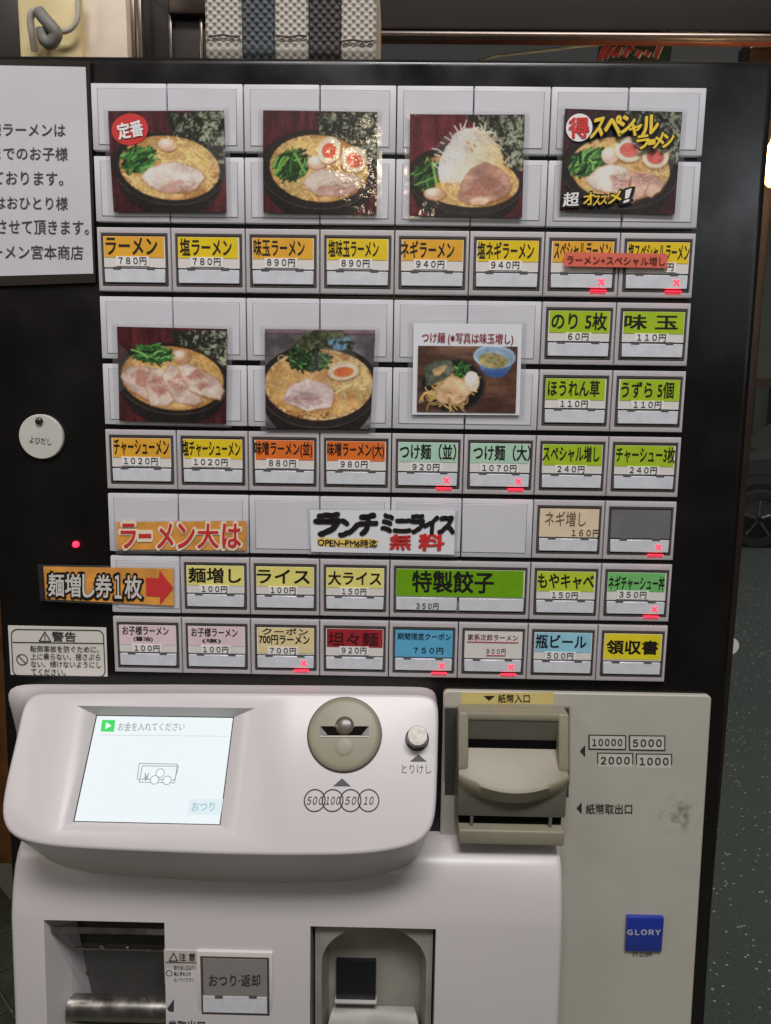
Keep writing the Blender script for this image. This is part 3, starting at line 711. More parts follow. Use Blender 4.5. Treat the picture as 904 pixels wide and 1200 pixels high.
# bill inserter
Y0 = on_panel(600, 900)
rw = sheet('inserter_surround', [(520, 828), (668.5, 828), (668, 976), (520, 976)], Y0 - .0003, .0008, mat('surround_grey', (150, 148, 140), .4), bp)
sheet('inserter_recess', [(521.5, 830), (667, 830), (666.5, 974.5), (521.5, 974.5)], Y0 - .0008, .0004, mat('recess_dark', (70, 69, 64), .5), bp)
Yi = Y0 - .028
ia = at(536, 836, Yi); ib = at(667, 836, Yi); ic = at(540, 986, Yi)
ix0, ix1 = at(537, 900, Yi)[0], at(667, 900, Yi)[0]
z_top = at(600, 834, Y0 - .014)[2]; z_cav = at(600, 842, Yi)[2]; z_slot = at(600, 884, Yi)[2]; z_lip = at(600, 904, Yi)[2]
z_low = at(600, 958, Yi)[2]; z_tray1 = at(600, 970, Yi)[2]; z_tray0 = at(600, 987, Yi)[2]
ins = mkbox('bill_inserter', OLIVE, VM, ix0, ix1, Y0 - .012, Y0 + .001, z_tray0 + .006, z_top, .002)
def quadstrip(name, rows, m, parent, sm=50):
    n = len(rows[0]); V = [p for r_ in rows for p in r_]; F = []
    for i in range(len(rows) - 1):
        for j in range(n - 1): F.append((i * n + j, i * n + j + 1, (i + 1) * n + j + 1, (i + 1) * n + j))
    return mk(name, V, F, m, parent, sm)
ch = .0085
for (xa, xb) in ((ix0, ix0 + ch), (ix1 - ch, ix1)):   # cheeks with sloping front
    bm = bmesh.new()
    prof = [(Y0 - .010, z_top), (Y0 - .018, z_top), (Yi, z_lip + .004), (Yi, z_lip - .004), (Y0 - .010, z_lip - .004)]
    A = [bm.verts.new((xa, y, z)) for y, z in prof]; B = [bm.verts.new((xb, y, z)) for y, z in prof]
    for i in range(5): bm.faces.new([A[i], A[(i + 1) % 5], B[(i + 1) % 5], B[i]])
    bm.faces.new(A); bm.faces.new(B[::-1])
    bmesh.ops.bevel(bm, geom=list(bm.edges), offset=.0014, segments=2, profile=.5, affect='EDGES')
    mkbm('cheek', bm, OLIVE, ins, 40)
mkbox('hood', OLIVE, ins, ix0 + .002, ix1 - .002, Y0 - .0175, Y0 - .009, z_top - .007, z_top - .0005, .0018)
# concave throat behind the cheeks
rows = []
for k in range(9):
    t = k / 8; z = (z_top - .006) * (1 - t) + (z_slot + .006) * t
    y = Y0 - .0165 + .0035 * t + .010 * math.sin(t * math.pi * .5) * 0
    rows.append([(ix0 + ch - .001, y, z), (ix1 - ch + .001, y, z)])
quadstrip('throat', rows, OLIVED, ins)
mkbox('bill_slot', WELL, ins, ix0 + ch, ix1 - ch, Y0 - .0145, Y0 - .0125, z_slot - .003, z_slot + .0062)
# tongue: sloping shelf with a bowed front edge
n = 24; top = []; rows = []
for j in range(n + 1):
    f = j / n; x = ix0 + .0005 + (ix1 - ix0 - .001) * f; b = math.sin(f * math.pi) ** .8
    rows.append((x, b))
xi0, xi1 = ix0 + ch, ix1 - ch
R0 = [(min(max(x, xi0), xi1), Y0 - .0142, z_slot - .001) for x, b in rows]
R1 = [(x, Yi - .002 - .010 * b, z_lip - .0015 - .007 * b) for x, b in rows]
R2 = [(x, Yi - .003 - .0115 * b, z_lip - .0035 - .0085 * b) for x, b in rows]
R3 = [(x, Yi - .0015 - .006 * b, z_lip - .008 - .016 * b) for x, b in rows]
R4 = [(x, Yi + .001, z_lip - .016 - .014 * b) for x, b in rows]
quadstrip('tongue', [R0, R1, R2, R3, R4], mat('beige_plastic', (148, 140, 119), .42, gain=1.0, noise=.05, nscale=50), ins, 60)
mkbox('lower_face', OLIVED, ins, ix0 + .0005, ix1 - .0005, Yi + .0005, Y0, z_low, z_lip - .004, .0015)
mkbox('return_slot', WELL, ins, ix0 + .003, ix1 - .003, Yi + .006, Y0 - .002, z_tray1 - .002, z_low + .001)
mkbox('tray', OLIVE, ins, ix0 + .0018, ix1 - .0018, Yi - .005, Y0 - .001, z_tray0, z_tray1, .0018, 3)
for fx in (.14, .86): mkbox('tray_pin', OLIVED, ins, ix0 + fx * (ix1 - ix0) - .0012, ix0 + fx * (ix1 - ix0) + .0012, Yi + .001, Yi + .008, z_tray1 - .001, z_low + .0005)

# ------------------------------------------------ white coin unit with sloped face
SL = .731
def YF(z): return -.030 + (z - 1.2454) * SL
def face_at(px, py, off=0):
    """photo pixel -> point on the sloped face (off: towards the viewer along its normal)"""
    d = tw(CR.T @ np.array([(px - 452) / 920, (py - 600) / 920, 1.]))
    n = np.array([0, -1, SL]) / math.hypot(1, SL); P0 = np.array([0, YF(1.2), 1.2]) + n * off
    s = np.dot(P0 - CAM, n) / np.dot(d, n); return CAM + d * s
FN = np.array([0, -1, SL]) / math.hypot(1, SL)      # face normal
FU = np.array([0, SL, 1]) / math.hypot(1, SL)       # up along the face
FX = np.array([1., 0, 0])
F0 = np.array([0, YF(1.2), 1.2])
def f2w(x, s, o=0): return F0 + FX * x + FU * s + FN * o
def w2f(p): d = np.asarray(p) - F0; return float(d[0]), float(np.dot(d, FU))
out_px = [(36, 812), (200, 811), (400, 812), (505, 813.5), (513.5, 817), (514.5, 830), (513, 900), (511, 955), (506, 974), (494, 987), (474, 994), (440, 1000), (400, 1002.5), (330, 1003), (250, 1001.5), (150, 997.5), (80, 994), (45, 990), (15, 982), (3, 968), (.5, 950), (6.5, 915), (19, 862), (27, 822)]
out2 = [w2f(face_at(*p)) for p in out_px]
def resample(P, n, closed=True):
    P = np.array(P); Q = np.vstack([P, P[:1]]); d = np.r_[0, np.cumsum(np.linalg.norm(np.diff(Q, axis=0), axis=1))]
    t = np.linspace(0, d[-1], n, endpoint=False); return np.stack([np.interp(t, d, Q[:, i]) for i in range(2)], 1)
O2 = resample(out2, 150)
for _ in range(3): O2 = (np.roll(O2, 1, 0) + 2 * O2 + np.roll(O2, -1, 0)) / 4
def inset(P, r):
    T_ = np.roll(P, -1, 0) - np.roll(P, 1, 0); T_ /= np.linalg.norm(T_, axis=1)[:, None]
    area_ = np.sum(P[:, 0] * np.roll(P[:, 1], -1) - np.roll(P[:, 0], -1) * P[:, 1])
    Nn = np.stack([-T_[:, 1], T_[:, 0]], 1) * (1 if area_ > 0 else -1)
    return P + Nn * r
rf = .0032
bm = bmesh.new(); rings = []
for k in range(6):
    a_ = k / 5 * math.pi / 2
    Q = inset(O2, rf * (1 - math.sin(a_))); rings.append([bm.verts.new(f2w(x, s, rf * (math.cos(a_) - 1))) for x, s in Q])
# underside / flank ring and base ring on the cabinet
smin, smax = O2[:, 1].min(), O2[:, 1].max(); xmin, xmax = O2[:, 0].min(), O2[:, 0].max()
mid, base = [], []
for x, s in O2:
    P = f2w(x, s, -rf)
    tb_ = (s - smin) / (smax - smin)                  # 0 bottom .. 1 top
    bx = x
    if x < xmin + .05: bx = x - .034 * min(1, (xmin + .05 - x) / .05) * (.35 + .65 * tb_)
    low = max(0, 1 - tb_ / .28)                     # bottom edge drops as it recedes
    mid.append(bm.verts.new((x + (bx - x) * .45, P[1] + min(.046, .6 * (0.006 - P[1])) , P[2] - .054 * low ** .7)))
    base.append(bm.verts.new((bx, .0062, P[2] - .11 * low ** .7 + .0 * tb_)))
rings += [mid, base]
for A, B in zip(rings, rings[1:]):
    for i in range(len(A)): bm.faces.new([A[i], A[(i + 1) % len(A)], B[(i + 1) % len(A)], B[i]])
# the face itself, with the hole for the screen
scr_in = [(113, 838), (274.5, 840.5), (258.5, 967), (86, 963)]
scr_out = [(90, 827), (299, 830), (280, 982), (66, 975)]
SI = [np.array(w2f(face_at(*p, -.011))) for p in scr_in]; SO = [np.array(w2f(face_at(*p))) for p in scr_out]
ho = [bm.verts.new(f2w(*p)) for p in SO]; hi = [bm.verts.new(f2w(*p, -.011)) for p in SI]
for i in range(4): bm.faces.new([ho[i], ho[(i + 1) % 4], hi[(i + 1) % 4], hi[i]])
es = [bm.edges.get((ho[i], ho[(i + 1) % 4])) for i in range(4)] + [bm.edges.get((rings[0][i], rings[0][(i + 1) % len(O2)])) for i in range(len(O2))]
bmesh.ops.triangle_fill(bm, edges=es, use_beauty=True, use_dissolve=False)
cu_ = mkbm('coin_unit', bm, WHITEP, VM, 50)
# screen
SCR = mat('lit_screen', (60, 62, 64), .15, emit=.92, emitc=(234, 242, 245))
def fl(name, pts, off, m, parent):
    P = [f2w(*p, off) for p in pts]; return mk(name, P, [tuple(range(len(P)))], m, parent)
def exp(P, k):
    c = sum(P) / 4; return [c + (p - c) * k for p in P]
fl('screen_bezel', exp(SI, 1.03), -.0115, INK, cu_)
scr = fl('screen', exp(SI, .985), -.0111, SCR, cu_)
sb = lambda px, py: np.array(w2f(face_at(px, py, -.007)))
def fl_px(name, pts, m, parent, off=-.0108): return mk(name, [face_at(*p, off) for p in pts], [tuple(range(len(pts)))[::-1]], m, parent)
def scr_txt(s, x0, y0, x1, y1, m, parent, off=-.0106, **kw):
    blp, brp, tlp = face_at(x0, y1, off), face_at(x1, y1, off), face_at(x0, y0, off)
    # keep strokes upright on the face
    return lettering(s, blp, brp - blp, FU * np.dot(tlp - blp, FU), m, parent, **kw)
LG = mat('screen_green', (60, 190, 90), .2, emit=.5, emitc=(60, 200, 95)); LGY = mat('screen_grey', (60, 62, 64), .2, emit=.9, emitc=(128, 138, 142)); LLN = mat('screen_line', (60, 62, 64), .2, emit=.9, emitc=(200, 210, 214)); LBL = mat('screen_blue', (60, 62, 64), .2, emit=.9, emitc=(140, 178, 196))
fl_px('icon_square', [(120, 843.5), (135.5, 843.7), (133.8, 857.5), (118.2, 857.3)], LG, scr)
fl_px('icon_triangle', [(124.5, 846.5), (131, 850.5), (123.6, 854.5)], mat('screen_white', (60, 62, 64), .2, emit=.95, emitc=(238, 244, 246)), scr, -.0104)
scr_txt('お金を入れてください', 138, 846.5, 216, 856.5, LGY, scr, bold=.004)
fl_px('rule', [(117, 861), (268, 862.5), (268, 863.2), (117, 861.7)], LLN, scr)
def outline(pts, wd, m, parent, name):
    bmx = bmesh.new(); P = pts + pts[:1]
    for k, ((x0, y0), (x1, y1)) in enumerate(zip(P, P[1:])):
        d = np.array([x1 - x0, y1 - y0], float); d /= np.linalg.norm(d); nn = np.array([-d[1], d[0]]) * wd / 2; e = d * wd / 2
        bmx.faces.new([bmx.verts.new(face_at(*p, -.0104)) for p in ((x0 + nn[0] - e[0], y0 + nn[1] - e[1]), (x1 + nn[0] + e[0], y1 + nn[1] + e[1]), (x1 - nn[0] + e[0], y1 - nn[1] + e[1]), (x0 - nn[0] - e[0], y0 - nn[1] - e[1]))])
    return mkbm(name, bmx, m, parent)
outline([(163.5, 894.5), (208, 895.5), (205.5, 914), (161, 913)], .8, LGY, scr, 'note_icon')
outline([(167, 897.5), (209.5, 898), (204, 917.5), (163.5, 916.5)], .8, LGY, scr, 'note_icon')
scr_txt('¥', 168, 906, 174, 915, LGY, scr, bold=.005)
for (x, y) in ((188, 906), (181.5, 914), (196, 914.5)):
    C = face_at(x, y, -.0102); k = face_at(x + 5, y, -.0102) - C; r_ = np.linalg.norm(k)
    V, F = ring_poly(C, FX * r_, FU * r_, .0, .98, 24); mk('coin_icon', V, F, mat('screen_white', ()), scr)
    V, F = ring_poly(C + FN * .0002, FX * r_, FU * r_, .88, 1.04, 24); mk('coin_icon', V, F, LGY, scr)
fl_px('key_field', [(222, 936), (262, 936), (259, 955), (219, 955)], mat('screen_pale_blue', (60, 62, 64), .2, emit=.9, emitc=(222, 236, 241)), scr, -.0106)
scr_txt('おつり', 224.5, 940, 251, 950.5, LBL, scr, off=-.0102, bold=.006)
# coin slot disc
cc = face_at(404, 860.5); rc = .0297
bm = bmesh.new(); lathe(bm, cc, FN, [(rc + .0016, -.001), (rc + .0016, .0004), (rc + .0004, .0006)], 64); mkbm('coin_ring', bm, mat('dark_ring', (70, 66, 58), .4), cu_, 40)
bm = bmesh.new(); lathe(bm, cc, FN, [(rc + .0006, -.001), (rc + .0004, .002), (rc - .001, .0031), (rc - .004, .0036), (.0, .0038)], 64)
cs = mkbm('coin_slot', bm, OLIVE, cu_, 50)
fo = .0041
def cpx(pts, off=fo): return [face_at(*p, off) for p in pts]
mk('slot_opening', cpx([(375.5, 851), (392, 851), (397, 857), (411, 857), (416, 851), (432.5, 851), (432.5, 862), (375.5, 862)]), [tuple(range(8))[::-1]], mat('slot_dark', (20, 18, 15), .9, spec=.1), cs)
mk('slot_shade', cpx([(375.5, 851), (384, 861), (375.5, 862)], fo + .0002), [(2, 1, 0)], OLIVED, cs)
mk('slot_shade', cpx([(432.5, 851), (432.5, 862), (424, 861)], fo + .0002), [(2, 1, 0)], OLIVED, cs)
mk('slot_sill', cpx([(375, 862), (433, 862), (433, 863.6), (375, 863.6)], fo + .0003), [(3, 2, 1, 0)], mat('slot_sill', (196, 192, 172), .3), cs)
def dimple(px, py, r, up, m, nm):
    C = face_at(px, py, fo - .0002); bmx = bmesh.new()
    lathe(bmx, C, FN, [(r, 0), (r * .9, .0006 * up), (r * .6, .0011 * up), (r * .3, .0014 * up), (0, .0015 * up)], 28); return mkbm(nm, bmx, m, cs, 70)
dimple(404, 850.5, .0078, .9, mat('thumb_hollow_shade', (88, 82, 68), .3, coat=.2), 'thumb_dimple'); dimple(403, 875, .0076, .4, OLIVE, 'thumb_dimple')  # upper dimple: its hollow shading is put into a darker colour
# cancel knob
kc = face_at(489, 866)
bm = bmesh.new(); lathe(bm, kc, FN, [(.0098, -.0005), (.0098, .0012), (.0088, .0016), (.0088, .001)], 32); mkbm('knob_ring', bm, INK, cu_, 40)
bm = bmesh.new(); lathe(bm, kc, FN, [(.0082, 0), (.0082, .0135), (.0078, .0142), (0, .0143)], 40); mkbm('cancel_knob', bm, mat('knob_steel', (146, 143, 138), .46, 1, noise=.25, nscale=300), cu_, 30)
INKB = mat('slate_ink', (64, 66, 76), .5)
def tri(pts, m): return mk('triangle_mark', [face_at(*p, .0003) for p in pts], [(2, 1, 0)], m, cu_)
tri([(401, 912), (411.5, 921.5), (390.5, 921.5)], INKB); tri([(490.5, 884), (500.5, 892.5), (480.5, 892.5)], INKB)
def ftxt(s, x0, y0, x1, y1, m, **kw):
    a_, b_, c_ = face_at(x0, y1, .0003), face_at(x1, y1, .0003), face_at(x0, y0, .0003)
    return lettering(s, a_, b_ - a_, FU * np.dot(c_ - a_, FU), m, cu_, **kw)
ftxt('とりけし', 471, 896, 505.5, 906.5, INKB, bold=.002)
for (s, x, w_) in (('500', 369, 9.5), ('100', 390, 8.5), ('50', 411, 6.5), ('10', 432, 5.8)):
    C = face_at(x, 938, .0004); r_ = np.linalg.norm(face_at(x + 12.6, 938, .0004) - C)
    V, F = ring_poly(C, FX * r_, FU * r_, .91, 1.02, 40); mk('coin_outline', V, F, INK, cu_)
    ftxt(s.translate(FW), x - w_, 933.5, x + w_, 943, INK, bold=.012, spacing=.6, shear=.22, name='coin_lettering')

# ------------------------------------------------ white lower body with two openings
bx0, bx1 = -.3195, .1515
prof = [(.004, 1.1285), (-.014, 1.1285), (-.022, 1.1272), (-.029, 1.1238), (-.035, 1.1185), (-.0405, 1.110), (-.0445, 1.100), (-.0475, 1.090), (-.0500, 1.080), (-.052, 1.0695)]
prof_low = [(-.059, .93), (-.059, .70), (-.05, .66), (-.006, .64)]
ax0, ax1 = at(52, 1084, -.052)[0], at(193, 1085, -.052)[0]; cx0_, cx1_ = at(364, 1090, -.052)[0], at(511, 1091, -.052)[0]
def YB_(z): return -.052 - (1.0695 - z) * (.007 / .1395)
zo = 1.0695
re = .005
xs_full = []
for k in range(6):
    t = k / 5 * math.pi / 2; xs_full.append((bx0 + re * (1 - math.sin(t)), re * (1 - math.cos(t)) * 0 + re * (1 - math.cos(math.pi / 2 - t)) * 0, t))
bm = bmesh.new()
# columns: x and how far the surface is set back there (rounded ends)
cols = [(bx0, .03), (bx0, re)] + [(bx0 + re * (1 - math.cos(t)), re * (1 - math.sin(t))) for t in (.4, .8, 1.2, math.pi / 2)] + [(x, 0) for x in (ax0, ax1, cx0_, cx1_)] + [(bx1 - re * (1 - math.cos(t)), re * (1 - math.sin(t))) for t in (math.pi / 2, 1.2, .8, .4)] + [(bx1, re), (bx1, .03)]
rows_ = prof + prof_low
grid = [[bm.verts.new((x, min(y + b, .0045), z)) for x, b in cols] for y, z in rows_]
for i in range(len(rows_) - 1):
    for j in range(len(cols) - 1):
        xa, xb = cols[j][0], cols[j + 1][0]
        if i == len(prof) - 1 and ((abs(xa - ax0) < 1e-6) or (abs(xa - cx0_) < 1e-6)): continue
        bm.faces.new([grid[i][j], grid[i][j + 1], grid[i + 1][j + 1], grid[i + 1][j]])
bmesh.ops.remove_doubles(bm, verts=bm.verts, dist=1e-6)
lb = mkbm('lower_body', bm, WHITEP, VM, 50)
def Wp(x, y, z): return (x, y, z)
zb = .93
# ticket outlet: white funnel sides, dark steel lining
def quad(name, pts, m, parent): return mk(name, pts, [tuple(range(len(pts)))], m, parent)
yo0, yo1 = -.0522, -.0592; yd = .002
ox1 = ax0 + .013
quad('outlet_side', [(ax0, yo0, zo), (ax0, yo1, zb), (ox1 + .012, yd - .01, zb), (ox1 - .008, yd - .01, zo)], WHITEP, lb)
quad('outlet_top', [(ax0, yo0, zo), (ox1 - .008, yd - .01, zo), (ax1, yd - .01, zo), (ax1, yo0, zo)], STEELD, lb)
quad('outlet_side', [(ax1, yo0, zo), (ax1, yd - .01, zo), (ax1, yd - .01, zb), (ax1, yo1, zb)], STEELD, lb)
quad('outlet_back', [(ox1 - .01, yd - .012, zo), (ox1 + .012, yd - .012, zb), (ax1, yd - .012, zb), (ax1, yd - .012, zo)], mat('outlet_back_dark', (78, 73, 70), .26, .5, noise=.35, nscale=25), lb)
# curled steel lip below and folded strip above
rowsq = []
zl = at(120, 1180, -.03)[2]
for k in range(10):
    t = k / 9 * math.pi; rowsq.append([(ox1 - .003, -.030 - .014 * math.sin(t), zl + .0135 * math.cos(t)), (ax1 - .001, -.030 - .014 * math.sin(t), zl + .0135 * math.cos(t))])
quadstrip('curled_lip', rowsq, STEEL, lb)
z1_ = at(120, 1092, -.046)[2]
quadstrip('folded_strip', [[(ax0 + .002, -.046, z1_ + .004), (ax1 - .001, -.046, z1_ + .004)], [(ax0 + .004, -.048, z1_), (ax1 - .001, -.048, z1_)], [(ax0 + .006, -.045, z1_ - .003), (ax1 - .004, -.045, z1_ - .003)]], STEEL, lb)
zr = at(120, 1112, -.02)[2]
bm = bmesh.new(); tube(bm, [(ox1 - .005, -.02, zr), (ax1 - .001, -.02, zr)], .0012); mkbm('outlet_rod', bm, STEEL, lb, 60)
FLAP = film_mat('clear_flap', .1)
quad('clear_flap', [(ox1 - .004, -.026, zr + .01), (ax1 - .002, -.026, zr + .01), (ax1 - .002, -.034, zl + .01), (ox1, -.034, zl + .01)], FLAP, lb)
for (px, py) in ((120, 1109), (150, 1110), (60, 1139), (103, 1140), (134, 1141), (164, 1142)):
    q = at(px, py, -.0275 if py < 1120 else -.0305); bm = bmesh.new(); lathe(bm, q, (0, -1, 0), [(.0022 if py < 1120 else .0015, 0), (.0016, .0014), (0, .0019)], 14); mkbm('screw', bm, STEEL, lb, 60)
# coin return: box with round-backed bowl and dark hatch
GBOX = mat('coin_tray_grey', (158, 155, 145), .4, .0, noise=.2, nscale=40)
GBOX2 = mat('coin_bowl_grey', (150, 147, 138), .4, .0, noise=.2, nscale=40)
yd = -.024
quad('return_side', [(cx0_, yo0, zo), (cx0_, yo1, zb), (cx0_ + .004, yd, zb), (cx0_ + .004, yd, zo)], GBOX2, lb)
quad('return_side', [(cx1_, yo0, zo), (cx1_ - .002, yd, zo), (cx1_ - .002, yd, zb), (cx1_, yo1, zb)], mat('brass_side', (150, 138, 112), .35, .4), lb)
quad('return_top', [(cx0_, yo0, zo), (cx0_ + .004, yd, zo), (cx1_ - .002, yd, zo), (cx1_, yo0, zo)], GBOX, lb)
quad('return_back', [(cx0_ + .003, yd, zo), (cx0_ + .003, yd, zb), (cx1_ - .001, yd, zb), (cx1_ - .001, yd, zo)], GBOX, lb)
# bowl: arched wall
n = 24; cxm = (cx0_ + cx1_) / 2 + .001; ra = (cx1_ - cx0_) / 2 - .008
zc_ = zo - .003 - ra * .80
Ra, Rb, Rc = [], [], []
for k in range(n + 1):
    t = math.pi * k / n; x = cxm - ra * math.cos(t); z = zc_ + ra * .80 * math.sin(t)
    Ra.append((x, -.046, z)); Rb.append((x + (cxm - x) * .05, -.036, z - .003 * math.sin(t))); Rc.append((x + (cxm - x) * .10, -.0245, z - .006 * math.sin(t)))
quadstrip('bowl_wall', [Ra, Rb, Rc], GBOX2, lb, 60)
Rm = [(cx0_ + .003, -.0462, z_) for z_ in np.linspace(zb, zc_, 3)]
V = [(x, -.0462, z) for x, y, z in Ra]; top_ = [(x, -.0462, zo - .0003) for x, y, z in Ra]
quadstrip('bowl_front', [V, top_], GBOX, lb)
for (xa, xb) in ((cx0_ + .0035, Ra[0][0]), (Ra[-1][0], cx1_ - .002)):
    quad('bowl_front', [(xa, -.0462, zb), (xb, -.0462, zb), (xb, -.0462, zo - .0003), (xa, -.0462, zo - .0003)], GBOX, lb)
for xs_ in (Ra[0], Ra[-1]): quad('bowl_wall', [(xs_[0], -.046, zc_), (xs_[0], -.046, zb), (xs_[0] + (cxm - xs_[0]) * .10, -.0245, zb), (xs_[0] + (cxm - xs_[0]) * .10, -.0245, zc_)], GBOX2, lb)
A, B = at(394, 1171, -.0285), at(441, 1127, -.0285)
mkbox('hatch', mat('hatch_black', (22, 24, 30), .3), lb, A[0], B[0], -.0285, -.023, A[2], B[2], .0005)
mkbox('hatch_lip', mat('hatch_lip', (190, 190, 186), .3), lb, A[0] - .001, B[0] + .001, -.0315, -.0235, A[2] - .0022, A[2] - .0002, .0004)
zf = at(440, 1180, -.026)[2]
rowsq = []
for k in range(8):
    t = k / 7; rowsq.append([(cxm + (f - .5) * 2 * (ra - .001 - .008 * (1 - t)), -.0245 - .026 * t, zf - .024 * t ** 1.5 - .006 * math.sin(f * math.pi) * t) for f in np.linspace(0, 1, 13)])
quadstrip('bowl_floor', rowsq, GBOX2, lb, 60)
# change button, caution sticker, outlet mark
YW = YB_(1.04)
def wsheet(name, x0, y0, x1, y1, m, off, th=.0006, parent=lb):
    A, B = at(x0, y1, YW - off), at(x1, y0, YW - off)
    return mkbox(name, m, parent, A[0], B[0], YW - off, YW - off + th + .002, A[2], B[2])
cbx = None
A, B = at(232, 1193, YW - .002), at(320, 1116.5, YW - .002)
cb_ = mkbox('change_button', mat('button_bezel_white', (214, 206, 204), .35, gain=1.1), lb, A[0], B[0], YW - .0025, YW + .004, A[2], B[2], .0012)
wsheet('rim', 236.5, 1122.5, 315.5, 1188.5, DARKRIM, .0028, parent=cb_)
wsheet('card', 239, 1125, 313, 1168, mat('grey_card', (136, 132, 130), .3, gain=1.15, coat=.3), .0033, parent=cb_)
wsheet('lower_strip', 238.5, 1169, 313, 1186, CAPW, .0037, parent=cb_)
for x in (252, 292): wsheet('hinge_clip', x, 1167, x + 9, 1170, mat('clip_grey', ()), .0042, parent=cb_)
ltr_px('おつり·返却', 245, 1142, 305, 1156, YW - .0037, INKD, cb_, bold=.008)
cst = wsheet('caution_sticker', 193.5, 1114.5, 236, 1153, mat('sticker_grey', (196, 188, 184), .4, gain=1.15), .0006)
ltr_px('注 意', 210, 1117, 229, 1126, YW - .0012, INKD, cst, bold=.01)
def px_outline(pts, wd, Y, m, parent, name='outline'):
    bmx = bmesh.new(); P = pts + pts[:1]
    for ((x0, y0), (x1, y1)) in zip(P, P[1:]):
        d = np.array([x1 - x0, y1 - y0], float); d /= np.linalg.norm(d); nn = np.array([-d[1], d[0]]) * wd / 2; e = d * wd * .4
        bmx.faces.new([bmx.verts.new(at(*p, Y)) for p in ((x0 + nn[0] - e[0], y0 + nn[1] - e[1]), (x1 + nn[0] + e[0], y1 + nn[1] + e[1]), (x1 - nn[0] + e[0], y1 - nn[1] + e[1]), (x0 - nn[0] - e[0], y0 - nn[1] - e[1]))])
    return mkbm(name, bmx, m, parent)
px_outline([(203.5, 1117), (208.5, 1126), (198.5, 1126)], 1, YW - .0012, INKD, cst, 'warning_triangle')
sheet('rule', [(194, 1127.5), (235.5, 1128), (235.5, 1128.7), (194, 1128.2)], YW - .001, .0002, INKD, cst)
def px_ring(x, y, r, wd, Y, m, parent, name='ring'):
    C = at(x, y, Y); k = np.linalg.norm(at(x + r, y, Y) - C)
    V, F = ring_poly(C, (k, 0, 0), (0, 0, k), 1 - wd / r / 2, 1 + wd / r / 2, 28); return mk(name, V, F, m, parent)
px_ring(198.5, 1140.5, 3.6, .8, YW - .0012, INKD, cst, 'forbidden_mark')
for k, s in enumerate(('取り出し口より', '奥に手を入れ', 'ないでください')): ltr_px(s, 204, 1131.5 + k * 7.2, 204 + (24, 20, 24)[k], 1136.5 + k * 7.2, YW - .0012, INKD, cst, bold=.004)
poly_px('triangle_mark', [(196, 1182), (204, 1171), (204, 1193)], YB_(1.0) - .0006, INKB, lb)
ltr_px('券取出口', 197, 1196, 240, 1210, YB_(.98) - .0006, INKB, lb, bold=.02)

